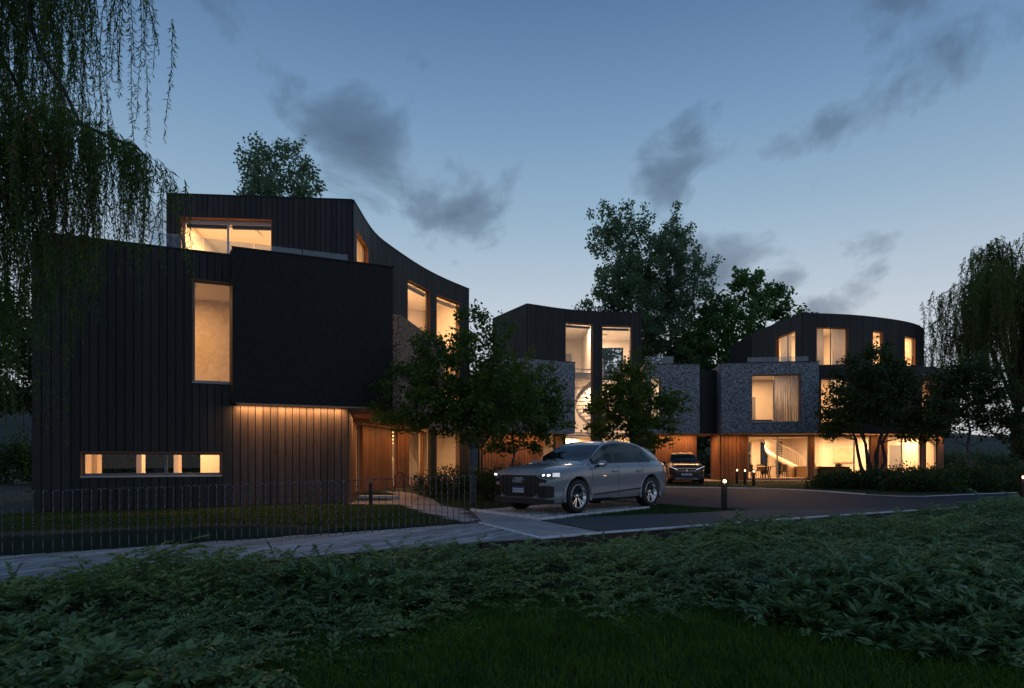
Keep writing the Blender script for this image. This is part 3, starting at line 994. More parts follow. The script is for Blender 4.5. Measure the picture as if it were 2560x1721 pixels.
# partitions
def partition(parent, off, p, q, z0, z1, m=None, t=.12, name='partition'):
    a, b = Vector(p), Vector(q); d = (b - a).normalized(); n = Vector((-d.y, d.x)) * t / 2
    return MB().quadbox([tuple(a - n), tuple(b - n), tuple(b + n), tuple(a + n)], z0, z1).build(name, m or M['plaster'], parent, off)
partition(h1, H1, (-9.75, 19.6), (-8.2, 20.2), .1, 2.78)
partition(h1, H1, (-8.2, 20.2), (-6.6, 24.5), .1, 2.78)
partition(h1, H1, (-6.6, 24.5), (-7.2, 29.5), .1, 2.78)
partition(h1, H1, (-7.2, 29.5), (-5.6, 35.5), .1, 2.78)
partition(h1, H1, (-11.2, 18.9), (-7.9, 20.2), 3.02, 6.2, M['wallpaper'])
partition(h1, H1, (-7.5, 26.0), (-6.5, 33.5), 3.02, 6.2)
partition(h1, H1, (-7.9, 24.0), (-5.7, 24.5), 6.44, 9.72)
partition(h1, H1, (-9.2, 29.0), (-7.9, 24.0), 6.44, 9.72)
partition(h1, H1, (-6.6, 26.4), (-6.2, 33.5), 6.44, 9.72)

def leaf_door(parent, off, p, q, z0, z1):
    d = partition(parent, off, p, q, z0, z1, M['door'], .05, 'inner_door')
    return d
leaf_door(h1, H1, (-8.9, 23.7), (-8.1, 23.9), 6.44, 8.5)
def blind(parent, off, path, a, b, z, d=-.24):
    MB().quadbox([path.off(a, d - .06), path.off(a, d + .03), path.off(b, d + .03), path.off(b, d - .06)], z - .13, z).build('blind_box', M['coping'], parent, off)
blind(h1, H1, pu, .56, 1.9, 9.22); blind(h1, H1, pu, 2.05, 3.34, 9.22); blind(h1, H1, pc, cw2[0] + .1, cw2[1] - .1, 9.06); blind(h1, H1, pc, cw3[0] + .1, cw3[1] - .1, 9.06)
# ================================================================== house in the middle
H2 = (4.5, 38.0, 0.0)
h2 = thing('timber_house', 'house of charred boards with two full height lit stair windows between the trees', 'house', H2, group='curved timber houses')
mu = Path2([(.86, 35.56), (3.03, 36.8), (4.9, 37.4), (7.82, 37.77)], True)
ms = Path2([(-1.2, 39.3), (.86, 35.56)])
m1 = (s_of(mu, X=3.13), s_of(mu, X=4.82)); m2 = (s_of(mu, X=5.38), s_of(mu, X=7.18)); lo2 = s_of(mu, X=3.03)
mo = [(*m1, .06, 9.35), (*m2, .06, 9.3)]
plank_wall(h2, H2, mu, 0, lo2, 6.5, 10.1, M['char'], mo, w=.18)
plank_wall(h2, H2, mu, lo2, mu.L, 0, 10.1, M['char'], mo, w=.18)
plank_wall(h2, H2, ms, 0, ms.L, 6.5, 10.1, M['char'], w=.18)
slab_wall(h2, H2, mu, 0, lo2, 6.4, 10.1, M['char_back'], mo); slab_wall(h2, H2, mu, lo2, mu.L, 0, 10.1, M['char_back'], mo)
slab_wall(h2, H2, mu, 0, lo2, 6.5, 9.8, M['plaster'], mo, -.21, -.182, 'wall_lining'); slab_wall(h2, H2, mu, lo2, mu.L, .1, 9.8, M['plaster'], mo, -.21, -.182, 'wall_lining')
slab_wall(h2, H2, ms, 0, ms.L, 2.7, 10.1, M['char_back']); slab_wall(h2, H2, ms, .2, ms.L - .2, 2.8, 9.8, M['plaster'], (), -.21, -.182, 'wall_lining')
for m_ in (m1, m2):
    window(h2, H2, mu, *m_, .06, 9.35 if m_ is m1 else 9.3, rows=(.285, .302, .685, .71), depth=-.15, fm=M['frame'])
coping(h2, H2, mu, 0, mu.L, 10.1); coping(h2, H2, ms, 0, ms.L, 10.1)
mg = Path2([(-1.75, 33.4), (1.75, 35.2)]); mw = Path2([(1.75, 35.2), (2.5, 35.75)]); mp2 = Path2([(2.5, 35.75), (3.03, 36.8)])
plank_wall(h2, H2, mg, 0, mg.L, 0, 2.7, M['cedar'], w=.17); slab_wall(h2, H2, mg, 0, mg.L, 0, 2.7, M['char_back'])
window(h2, H2, mw, 0, mw.L, .06, 2.7, rows=(.68,), rev=False); plank_wall(h2, H2, mp2, 0, mp2.L, 0, 2.72, M['cedar'], w=.15); slab_wall(h2, H2, mp2, 0, mp2.L, 0, 2.72, M['char_back'])
MB().prism([(-.95, 32.4), (3.51, 34.8), (3.05, 36.7), (2.4, 36.3), (.8, 35.4), (-1.9, 35.2)], 2.75, 6.66).build('stone_block', M['chips'], h2, H2)
MB().prism([(-.92, 32.44), (3.46, 34.8), (3.0, 36.6), (2.4, 36.25), (.8, 35.4), (-1.85, 35.15)], 2.715, 2.748).build('soffit', M['soffit'], h2, H2)
MB().prism([(-.97, 32.36), (3.55, 34.79), (3.45, 35.1), (-1.1, 32.7)], 6.66, 6.69).build('coping', M['coping'], h2, H2)
# right hand stone block with a window, boards below, glass above
q2 = Path2([(7.55, 35.35), (10.6, 35.35)])
qo = [(.28, .85, 3.4, 5.9)]
slab_wall(h2, H2, q2, 0, q2.L, 2.75, 6.66, M['chips'], qo, -.3, 0, 'stone_block')
MB().prism([(10.3, 35.66), (10.6, 35.66), (10.7, 38.6), (10.4, 38.6)], 2.75, 6.66).build('stone_side', M['chips'], h2, H2)
MB().prism([(7.56, 35.7), (7.8, 35.7), (7.8, 37.6), (7.56, 37.6)], 2.75, 6.66).build('stone_side', M['chips'], h2, H2)
MB().prism([(7.58, 35.66), (10.4, 35.66), (10.45, 38.5), (7.9, 38.5)], 6.3, 6.5).build('roof', M['plaster'], h2, H2)
MB().prism([(7.58, 35.4), (10.58, 35.4), (10.66, 38.5), (7.9, 38.5)], 2.715, 2.748).build('soffit', M['soffit'], h2, H2)
MB().prism([(7.8, 38.6), (10.4, 38.6), (10.4, 38.8), (7.8, 38.8)], 2.75, 6.6).build('partition', M['plaster'], h2, H2)
window(h2, H2, q2, .28, .85, 3.4, 5.9, depth=-.2, face=.005)
MB().prism([(7.52, 35.31), (10.63, 35.31), (10.63, 35.65), (7.52, 35.65)], 6.66, 6.69).build('coping', M['coping'], h2, H2)
qg = Path2([(8.35, 36.5), (10.8, 36.62)]); qw = Path2([(7.75, 37.3), (8.35, 36.5)])
plank_wall(h2, H2, qg, 0, qg.L, 0, 2.7, M['cedar'], w=.17); slab_wall(h2, H2, qg, 0, qg.L, 0, 2.7, M['char_back'])
window(h2, H2, qw, 0, qw.L, .06, 2.7, rows=(.68,), rev=False)
partition(h2, H2, (10.78, 36.7), (10.9, 42.0), 0, 2.7, M['char_back'], .15, 'wall')
balustrade(h2, H2, [(7.7, 36.2), (9.35, 36.2)], 6.5, 7.25, 2)
# charred link over the passage
lk = Path2([(10.62, 36.3), (11.9, 36.3)])
plank_wall(h2, H2, lk, 0, lk.L, 2.78, 6.42, M['char'], w=.18)
MB().prism([(10.72, 36.32), (12.3, 36.32), (12.3, 41.5), (10.72, 41.5)], 2.80, 6.40).build('link', M['char_back'], h2, H2)
MB().prism([(10.72, 36.3), (12.4, 36.3), (12.6, 41.0), (10.9, 41.0)], 2.765, 2.798).build('soffit', M['soffit'], h2, H2)
coping(h2, H2, lk, 0, lk.L, 6.42)
b2 = Path2([(7.82, 37.77), (8.6, 44.5), (-1.2, 44.5), (-1.2, 39.3)])
b2o = [(1.2, 3.2, 6.6, 9.2), (1.0, 2.2, .3, 2.5), (7.5, 9.0, .3, 2.5), (7.5, 9.0, 6.7, 9.2)]
slab_wall(h2, H2, b2, 0, b2.L, 0, 10.1, M['char_back'], b2o, name='rear_wall'); slab_wall(h2, H2, b2, 0, b2.L, .1, 9.8, M['plaster'], b2o, -.21, -.182, 'rear_lining')
window(h2, H2, b2, 1.2, 3.2, 6.6, 9.2, cols=(.5,), rev=False)
slab_wall(h2, H2, Path2([(-1.9, 38.0), (-1.75, 33.4)]), 0, 4.6, 0, 2.7, M['char_back'])
hp = [tuple(mu.at(q)) for q in np.linspace(0, mu.L, 12)] + [(8.6, 44.5), (-1.2, 44.5), (-1.2, 39.3)]
MB().prism([(-1.6, 33.8), (1.7, 35.4), (2.4, 36.0), (3.0, 37.0), (4.9, 37.6), (7.6, 37.95), (8.3, 36.8), (10.6, 36.8), (10.6, 44.3), (-1.1, 44.3)], 0, .1).build('floor', M['floor'], h2, H2)
MB().prism([(-.9, 39.5), (3.2, 38.9), (3.2, 40.6), (5.2, 41.2), (7.95, 41.2), (8.35, 44.3), (-.9, 44.3)], 2.72, 3.0).build('floor_slab', M['plaster'], h2, H2)
MB().prism([(-.9, 39.5), (3.2, 37.2), (4.9, 37.75), (4.9, 40.6), (7.95, 41.2), (8.35, 44.3), (-.9, 44.3)], 6.2, 6.44).build('floor_slab', M['plaster'], h2, H2)
MB().prism(inset(hp, .19), 9.72, 10.02).build('roof', M['plaster'], h2, H2)
partition(h2, H2, (4.95, 38.6), (4.95, 44.2), 6.44, 9.72); partition(h2, H2, (3.0, 41.5), (8.2, 42.6), .1, 2.72); partition(h2, H2, (2.6, 40.6), (3.0, 44.3), .1, 6.2)
partition(h2, H2, (3.2, 42.4), (8.3, 42.4), 3.0, 6.2)
leaf_door(h2, H2, (3.05, 44.2), (4.2, 44.2), 6.44, 8.75); leaf_door(h2, H2, (5.6, 42.3), (6.4, 42.3), 3.0, 5.1)
blind(h2, H2, mu, m1[0] + .08, m1[1] - .08, 9.25); blind(h2, H2, mu, m2[0] + .08, m2[1] - .08, 9.2)
for (x, y, z, e) in ((4.0, 39.3, 9.68, 80), (6.5, 39.6, 9.68, 80), (6.0, 42.6, 9.68, 60), (9.1, 37.0, 6.27, 45), (5.6, 42.9, 2.68, 50), (4.0, 41.2, 2.68, 60), (7.6, 41.6, 2.68, 40), (5.5, 41.7, 6.16, 60), (1.2, 40.5, 2.68, 40)):
    ceiling_lamp(h2, H2, x, y, z, .8, e, (1.0, .66, .40) if z > 3 else WARM)
for (x, y, e, r, l) in ((-.55, 33.3, 7, 28, 1.6), (1.1, 34.2, 7, 28, 1.6), (2.5, 35.2, 3, 30, .8), (8.9, 36.05, 8, 2, 1.2), (10.1, 36.1, 8, 2, 1.2), (11.6, 38.6, 22, 90, 1.6)):
    area_light('soffit_lamp', (x, y, 2.705 if x < 11 else 2.755), l, e * OUT_K, AMBER, h2, H2, (0, 0, R(r)), .06)

# ================================================================== house on the right
H3 = (20.0, 40.0, 0.0)
h3 = thing('timber_house', 'right hand house with stone chip box, glazed ground floor and rounded charred top storey', 'house', H3, group='curved timber houses')
ru = Path2([(17.5, 37.77), (20.7, 38.3), (23.4, 39.25), (25.6, 40.4), (27.2, 41.7), (28.5, 43.4), (29.0, 45.5)], True)
rs = Path2([(16.85, 43.9), (17.5, 37.77)])
rsw = (3.2, 5.5)
r1, r2, r3 = (s_of(ru, X=18.42), s_of(ru, X=20.55)), (s_of(ru, X=22.35), s_of(ru, X=23.2)), (s_of(ru, X=25.15), s_of(ru, X=26.35))
ro = [(*r1, 6.55, 9.3), (*r2, 6.55, 9.25), (*r3, 6.55, 9.2)]
plank_wall(h3, H3, ru, 0, ru.L, 6.4, 10.1, M['char'], ro, w=.19); plank_wall(h3, H3, rs, 0, rs.L, 6.4, 10.1, M['char'], [(*rsw, 6.55, 9.2)], w=.18)
slab_wall(h3, H3, ru, 0, ru.L, 6.4, 10.1, M['char_back'], ro); slab_wall(h3, H3, rs, 0, rs.L, 6.4, 10.1, M['char_back'], [(*rsw, 6.55, 9.2)])
slab_wall(h3, H3, ru, .2, ru.L, 6.5, 9.8, M['plaster'], ro, -.21, -.182, 'wall_lining'); slab_wall(h3, H3, rs, 0, rs.L - .2, 6.5, 9.8, M['plaster'], [(*rsw, 6.55, 9.2)], -.21, -.182, 'wall_lining')
window(h3, H3, rs, *rsw, 6.55, 9.2, cols=(.5,), depth=-.15); window(h3, H3, ru, *r1, 6.55, 9.3, cols=(.5,), depth=-.15)
window(h3, H3, ru, *r2, 6.55, 9.25, depth=-.15); window(h3, H3, ru, *r3, 6.55, 9.2, depth=-.15)
coping(h3, H3, ru, 0, ru.L, 10.1); coping(h3, H3, rs, 0, rs.L, 10.1)
r_2 = Path2([(16.88, 35.5), (20.5, 35.5), (24.0, 36.2), (26.2, 37.5), (27.45, 39.5), (27.9, 42.0)], True)
w21, w22 = (s_of(r_2, X=17.5), s_of(r_2, X=19.2)), (s_of(r_2, X=23.6), s_of(r_2, X=24.15))
r2o = [(*w21, 3.35, 5.85), (*w22, 3.35, 5.85)]
plank_wall(h3, H3, r_2, 0, r_2.L, 2.8, 6.6, M['char'], r2o, w=.2); slab_wall(h3, H3, r_2, 0, r_2.L, 2.75, 6.6, M['char_back'], r2o)
slab_wall(h3, H3, r_2, .2, r_2.L, 3.0, 6.2, M['plaster'], r2o, -.21, -.182, 'wall_lining')
window(h3, H3, r_2, *w21, 3.35, 5.85, cols=(.45,), depth=-.15); window(h3, H3, r_2, *w22, 3.35, 5.85, depth=-.15)
coping(h3, H3, r_2, 0, r_2.L, 6.6)
# stone box
p3 = Path2([(11.75, 35.1), (16.87, 34.38)])
f3 = p3.L / (16.87 - 11.75)
w3 = ((13.35 - 11.75) * f3, (15.93 - 11.75) * f3)
slab_wall(h3, H3, p3, 0, p3.L, 2.75, 6.66, M['chips'], [(*w3, 3.34, 5.99)], -.3, 0, 'stone_box')
MB().prism([(11.78, 35.45), (12.05, 35.41), (12.4, 38.6), (12.1, 38.6)], 2.75, 6.66).build('stone_side', M['chips'], h3, H3)
MB().prism([(16.6, 34.75), (16.88, 34.70), (17.1, 38.0), (16.8, 38.0)], 2.75, 6.66).build('stone_side', M['chips'], h3, H3)
window(h3, H3, p3, *w3, 3.34, 5.99, cols=(.47,), depth=-.17, face=.005, fw=.06)
MB().prism([(11.7, 35.06), (16.92, 34.33), (16.95, 34.72), (11.75, 35.42)], 6.66, 6.69).build('coping', M['coping'], h3, H3)
MB().prism([(11.82, 35.16), (16.85, 34.45), (17.2, 37.4), (27.2, 40.0), (27.2, 44.5), (14.5, 44.5), (12.3, 37.3)], 2.72, 2.748).build('soffit', M['soffit'], h3, H3)
MB().prism([(12.1, 35.5), (16.6, 34.85), (16.9, 35.8), (20.5, 35.75), (23.9, 36.45), (26, 37.7), (27.2, 39.6), (27.6, 44.4), (14.5, 44.4)], 2.76, 3.0).build('floor_slab', M['floor'], h3, H3)
MB().prism([(12.1, 35.45), (16.6, 34.8), (16.8, 35.75), (20.5, 35.74), (23.9, 36.44), (26, 37.7), (27.2, 39.6), (27.6, 44.4), (14.5, 44.4)], 6.2, 6.44).build('floor_slab', M['plaster'], h3, H3)
up3 = [tuple(ru.at(q)) for q in np.linspace(0, ru.L, 14)] + [(28.5, 49), (17, 49), (16.85, 43.9)]
MB().prism(inset(up3, .19), 9.72, 10.02).build('roof', M['plaster'], h3, H3)
balustrade(h3, H3, [(13.9, 37.0), (17.3, 36.5)], 6.5, 7.3, 3)
balustrade(h3, H3, [(25.6, 38.3), (27.1, 40.2)], 6.5, 7.3, 2)
# ground floor
gp = Path2([(12.4, 37.2), (14.0, 37.2), (17.62, 37.12), (17.88, 37.12), (21.2, 37.0), (22.2, 37.0), (24.6, 37.6), (25.0, 37.8), (26.1, 38.4), (26.95, 39.1), (27.3, 39.8)])
S = gp.s
go = [(S[1] + .03, S[2], .1, 2.68), (S[3] + .04, S[4], .1, 2.68), (S[5], S[6], .1, 2.68), (S[7], S[8], .1, 2.68)]
plank_wall(h3, H3, gp, 0, gp.L, 0, 2.7, M['cedar'], go, w=.22)
slab_wall(h3, H3, gp, 0, gp.L, 0, 2.715, M['char_back'], go)
slab_wall(h3, H3, gp, 0, gp.L, .1, 2.7, M['plaster'], go, -.21, -.182, 'wall_lining')
for (a, b, z0, z1), c in zip(go, ((.49,), (.72,), (.45,), ())):
    window(h3, H3, gp, a, b, z0, z1, cols=c, depth=-.1, rev=False, fw=.07)
pas = Path2([(12.72, 40.0), (12.38, 37.2)])
plank_wall(h3, H3, pas, 0, pas.L - .01, 0, 2.74, M['cedar'], w=.17); slab_wall(h3, H3, pas, 0, pas.L, 0, 2.74, M['char_back'])
MB().prism([(12.6, 37.35), (14.0, 37.35), (17.9, 37.3), (21.2, 37.2), (22.2, 37.2), (24.6, 37.8), (26.1, 38.6), (27.2, 40), (27.6, 44.4), (14.8, 44.4), (12.95, 40)], .0, .11).build('floor', M['floor'], h3, H3)
MB().prism([(10.95, 36.0), (12.35, 36.0), (12.35, 37.1), (12.7, 41.5), (10.95, 41.5)], -.05, .03).build('passage_paving', M['path_far'], h3, H3)
MB().prism([(13.2, 36.3), (27.2, 36.3), (27.4, 38.0), (25, 37.4), (22.2, 36.92), (13.2, 37.15)], -.05, .03).build('terrace_paving', M['path_far'], h3, H3)
b3 = Path2([(27.9, 42.0), (27.9, 44.6), (14.6, 44.6), (12.72, 40.0)])
s16 = 2.6
def bx_(x): return s16 + (27.9 - x)
bo3 = [(bx_(17.0), bx_(16.72), .4, 2.55), (bx_(18.2), bx_(17.6), .2, 2.55), (bx_(19.2), bx_(18.7), .2, 2.55)]
slab_wall(h3, H3, b3, 0, b3.L, 0, 6.6, M['char_back'], bo3, name='rear_wall'); slab_wall(h3, H3, b3, 0, b3.L, .1, 6.2, M['plaster'], bo3, -.21, -.182, 'rear_lining')
for o_ in bo3: window(h3, H3, b3, *o_, rows=(.62,) if o_ is bo3[0] else (), rev=False)
slab_wall(h3, H3, Path2([(29.0, 45.5), (28.5, 49), (17, 49), (16.85, 43.9)]), 0, 20, 6.4, 10.1, M['char_back'], name='rear_wall')
partition(h3, H3, (19.9, 40.2), (27.2, 40.2), .1, 2.72); partition(h3, H3, (19.9, 40.26), (19.9, 44.4), .1, 2.72)
partition(h3, H3, (12.4, 39.2), (17.0, 38.7), 3.0, 6.2); partition(h3, H3, (17.15, 35.9), (17.15, 39.0), 3.0, 6.2); partition(h3, H3, (17.2, 39.0), (27.4, 39.6), 3.0, 6.2)
partition(h3, H3, (17.2, 43.0), (27.7, 43.0), 6.44, 9.72); partition(h3, H3, (21.7, 39.0), (21.5, 43.0), 6.44, 9.72)
leaf_door(h3, H3, (14.35, 38.9), (15.1, 38.82), 3.0, 5.15); leaf_door(h3, H3, (24.2, 40.1), (25.0, 40.1), .11, 2.2)
MB().box(20.6, 21.9, 40.02, 40.13, 1.1, 2.0).build('picture', M['wallpaper'], h3, H3)
for (x, y, z, e) in ((15.2, 39.5, 2.71, 80), (18.2, 39.4, 2.71, 80), (16.6, 42.4, 2.71, 70), (20.0, 38.3, 2.71, 80), (23.0, 38.9, 2.71, 80), (25.6, 39.3, 2.71, 60),
                     (14.6, 36.8, 6.17, 75), (18.3, 37.0, 6.17, 65), (23.0, 38.0, 6.17, 65), (19.2, 40.6, 9.68, 85), (23.2, 41.2, 9.68, 75), (26.2, 42.4, 9.68, 50)):
    ceiling_lamp(h3, H3, x, y, z, .8, e)
for (x, y, e, l) in ((13.1, 36.55, 6, 1.5), (15.2, 36.3, 5, 1.6), (17.8, 36.4, 4, 1.4), (21.7, 36.4, 5, 1.0), (26.8, 38.6, 3, .8)):
    area_light('soffit_lamp', (x, y, 2.71), l, e * OUT_K, AMBER, h3, H3, (0, 0, 0), .06)
# ------------------------------------------------------------------ cars
def pch(xs, ys):
    """smooth monotone interpolation through control points"""
    xs = np.array(xs, float); ys = np.array(ys, float)
    if xs[0] > xs[-1]: xs, ys = xs[::-1], ys[::-1]
    h = np.diff(xs); d = np.diff(ys) / h
    m = np.zeros(len(xs)); m[0], m[-1] = d[0], d[-1]
    for i in range(1, len(xs) - 1):
        m[i] = 0 if d[i - 1] * d[i] <= 0 else (h[i - 1] + h[i]) * 3 / ((2 * h[i] + h[i - 1]) / d[i - 1] + (h[i] + 2 * h[i - 1]) / d[i])
    def f(x):
        x = np.clip(np.asarray(x, float), xs[0], xs[-1])
        i = np.clip(np.searchsorted(xs, x) - 1, 0, len(xs) - 2)
        t = (x - xs[i]) / h[i]
        return (2 * t**3 - 3 * t**2 + 1) * ys[i] + (t**3 - 2 * t**2 + t) * h[i] * m[i] + (-2 * t**3 + 3 * t**2) * ys[i + 1] + (t**3 - t**2) * h[i] * m[i + 1]
    return f
M['tyre'] = mat('tyre', (.018, .016, .015), .7, var=.2, scale=30)
M['alloy'] = mat('machined_alloy', (.72, .72, .73), .22, 1.0)
M['alloy_dark'] = mat('dark_alloy', (.02, .02, .021), .35, .5)
M['auto_glass'] = mat('tinted_glass', (.004, .006, .009), .03, spec=.45)
M['lens'] = mat('headlight_lens', (.16, .17, .19), .1, .4, coat=1.0)
M['led'] = mat('headlight_led', (1, 1, 1), .3, emis=(.92, .95, 1.0), estr=6.0)
M['led_dim'] = mat('daytime_light', (1, 1, 1), .3, emis=(.9, .95, 1.0), estr=.45)
M['plate'] = mat('number_plate', (.62, .68, .74), .4)
M['plate_blue'] = mat('plate_band', (.01, .02, .22), .4)
M['ink'] = mat('plate_ink', (.01, .012, .02), .5)
M['chrome'] = mat('chrome', (.7, .72, .75), .12, 1.0)
M['grille'] = mat('gloss_black_grille', (.006, .006, .007), .25)
M['tail'] = mat('tail_lamp', (.25, .008, .008), .15, coat=1.0)
def text_mesh(txt, size, depth, name, m, parent, loc, rot):
    c = bpy.data.curves.new('lettering', 'FONT')
    c.body = txt; c.size = size; c.extrude = depth; c.align_x = 'CENTER'; c.align_y = 'CENTER'; c.resolution_u = 2
    t = bpy.data.objects.new('lettering', c); COL.objects.link(t)
    me = bpy.data.meshes.new_from_object(t)
    bpy.data.objects.remove(t)
    me.name = name; me.materials.clear(); me.materials.append(m)
    o = bpy.data.objects.new(name, me); COL.objects.link(o); o.parent = parent
    o.location = loc; o.rotation_euler = rot
    return o
FX, RX, WR = 1.57, -1.425, .385
def suv(root, paint, sx=1.0, sy=1.0, sz=1.0):
    """lofted body shell split into panels, glass and seams (local x forward)"""
    ztop = pch([2.495, 2.475, 2.44, 2.38, 2.2, 1.6, 1.12, 1.0, .6, .28, .05, -.5, -1.0, -1.5, -1.9, -2.0, -2.2, -2.36, -2.44, -2.48, -2.495],
               [.76, .88, .965, 1.005, 1.045, 1.115, 1.16, 1.205, 1.43, 1.59, 1.655, 1.70, 1.675, 1.59, 1.48, 1.44, 1.28, 1.13, 1.04, .9, .78])
    zbelt = pch([2.495, 2.47, 2.42, 2.2, 1.6, 1.0, 0, -1.2, -2.0, -2.35, -2.45, -2.495], [.70, .80, .875, .945, 1.02, 1.06, 1.075, 1.10, 1.12, 1.06, .94, .72])
    Wf = pch([2.495, 2.485, 2.46, 2.41, 2.33, 2.2, 2.0, 1.57, 1.0, 0, -.9, -1.45, -2.0, -2.3, -2.42, -2.47, -2.495], [.60, .68, .76, .83, .89, .935, .965, .992, .965, .955, .965, .995, .955, .88, .80, .72, .6])
    zbot = pch([2.495, 2.4, 2.2, 1.0, -1.0, -2.2, -2.495], [.30, .245, .22, .235, .235, .26, .36])
    ytop = pch([1.15, 1.0, .6, .28, -.5, -1.2, -1.9, -2.35], [.84, .80, .70, .63, .60, .585, .56, .70])
    seams = [1.06, -.02, -1.05]
    xs = np.unique(np.round(np.concatenate([np.linspace(-2.495, 2.495, 200), 2.495 - np.geomspace(.002, .3, 14), -2.495 + np.geomspace(.002, .3, 14)] + [[s - .007, s + .007] for s in seams]), 4))
    K, SUB = 13, 6
    secs = []
    for x in xs:
        W, zb, zk, zt = float(Wf(x)), float(zbot(x)), float(zbelt(x)), float(ztop(x))
        h = zk - zb
        cab = np.clip((zt - zk - .10) / .12, 0, 1)                         # 0 on bonnet, 1 in the cabin
        yb = W * (.93 - .02 * cab); yt = float(ytop(x))
        pts = [(0, zb), (.80 * W, zb), (.93 * W, zb + .05 * h), (.975 * W, zb + .2 * h), (.972 * W, zb + .42 * h), (W, zb + .70 * h), (.985 * W, zb + .90 * h), (yb, zk)]
        # bonnet line
        hood = [(yb * .93, zk + (zt - zk) * .30), (yb * .80, zk + (zt - zk) * .62), (yb * .64, zk + (zt - zk) * .86), (yb * .35, zk + (zt - zk) * .97), (0, zt)]
        ze = zk + (zt - zk) * .93
        cabn = [(yb - .03, zk + .02), (yb - .03 + (yt - yb + .03) * .48, zk + .5 * (ze - zk)), (yt + .012, ze), (yt * .7, zt - .012), (0, zt)]
        pts += [(a[0] * (1 - cab) + b[0] * cab, a[1] * (1 - cab) + b[1] * cab) for a, b in zip(hood, cabn)]
        P = np.array(pts)
        out = []
        for i in range(K - 1):
            a = P[max(i - 1, 0)]; b = P[i]; c = P[i + 1]; d = P[min(i + 2, K - 1)]
            tt = np.linspace(0, 1, SUB, endpoint=False)[:, None]
            m0, m1 = (c - a) * .32, (d - b) * .32
            out.append((2*tt**3-3*tt**2+1) * b + (tt**3-2*tt**2+tt) * m0 + (-2*tt**3+3*tt**2) * c + (tt**3-tt**2) * m1)
        out.append(P[-1:])
        secs.append(np.concatenate(out))
    S = np.array(secs)
    nS, nP = S.shape[:2]
    V = []
    for sgn in (1, -1):
        V.append(np.stack([np.repeat(xs[:, None], nP, 1), S[:, :, 0] * sgn, S[:, :, 1]], -1))
    V = np.array(V)
    # slight forward bulge of the flat nose and tail
    verts = V.reshape(-1, 3) * np.array([sx, sy, sz])
    idx = np.arange(2 * nS * nP).reshape(2, nS, nP)
    groups = {}
    for side in (0, 1):
        for i in range(nS - 1):
            xm = (xs[i] + xs[i + 1]) / 2
            for j in range(nP - 1):
                u = (j + .5) / SUB
                q = (idx[side, i, j], idx[side, i + 1, j], idx[side, i + 1, j + 1], idx[side, i, j + 1])
                if side == 0: q = q[::-1]
                zc = V[side, i:i + 2, j:j + 2, 2].mean(); yc = abs(V[side, i, j, 1])
                key = 'body'
                if 1.0 < u < 7 and (math.hypot(xm - FX, zc - WR) < .455 or math.hypot(xm - RX, zc - WR) < .455) and yc > .5:
                    continue
                zk, zt = float(zbelt(xm)), float(ztop(xm))
                if 8.35 < u < 9.85 and -1.98 < xm < .92 and zt - zk > .14:
                    if u < 9.85 - max(0, (-1.45 - xm)) * 2.4:
                        key = 'pillar' if (abs(xm + .02) < .05 or abs(xm + 1.06) < .025) else ('side_glass', side, 0 if xm > -.02 else (1 if xm > -1.06 else 2))
                elif 8.1 < u <= 8.35 and -1.6 < xm < .95 and zt - zk > .16:
                    key = 'pillar'
                elif u > 10.12 and .31 < xm < 1.05: key = 'windscreen'
                elif u > 10.3 and -2.34 < xm < -2.0: key = 'rear_window'
                elif 1.0 < u < 8.1:
                    if any(abs(xm - s) < .007 for s in seams) and zc > .34: key = ('seam', side, [abs(xm - s) < .007 for s in seams].index(True))
                    elif -1.05 < xm < 1.06 and zc > .36: key = ('door', side, 0 if xm > -.02 else 1)
                    elif zc < .30 and -1.0 < xm < 1.1: key = 'sill'
                elif u > 8 and xm > 1.12 and xm < 2.40 and u > 8.0: key = 'bonnet'
                if u < 1.0: key = 'underside'
                groups.setdefault(key, []).append(q)
    # nose and tail caps
    for i, sg in ((nS - 1, 1), (0, -1)):
        for j in range(nP - 1):
            q = (idx[0, i, j], idx[1, i, j], idx[1, i, j + 1], idx[0, i, j + 1])
            groups['body'].append(q if sg < 0 else q[::-1])
    mats = {'body': paint, 'bonnet': paint, 'door': paint, 'side_glass': M['auto_glass'], 'windscreen': M['auto_glass'], 'rear_window': M['auto_glass'], 'pillar': M['grille'], 'seam': M['black'], 'sill': M['black'], 'underside': M['black']}
    made = {}
    for key, fs in groups.items():
        nm = key if isinstance(key, str) else key[0]
        F = np.array(fs)
        used, inv = np.unique(F, return_inverse=True)
        o = np_mesh({'seam': 'door_seam', 'pillar': 'window_trim'}.get(nm, nm), verts[used], inv.reshape(F.shape), mats[nm], root, smooth=True)
        made[key] = o
    return made, Wf
def xnose(Wf, y, sx=1.0, sy=1.0):
    """nose position for a given half width"""
    g = np.linspace(2.0, 2.495, 400)
    return float(g[np.argmin(np.abs(Wf(g) * sy - abs(y)))]) * sx if abs(y) > .6 * sy else 2.495 * sx
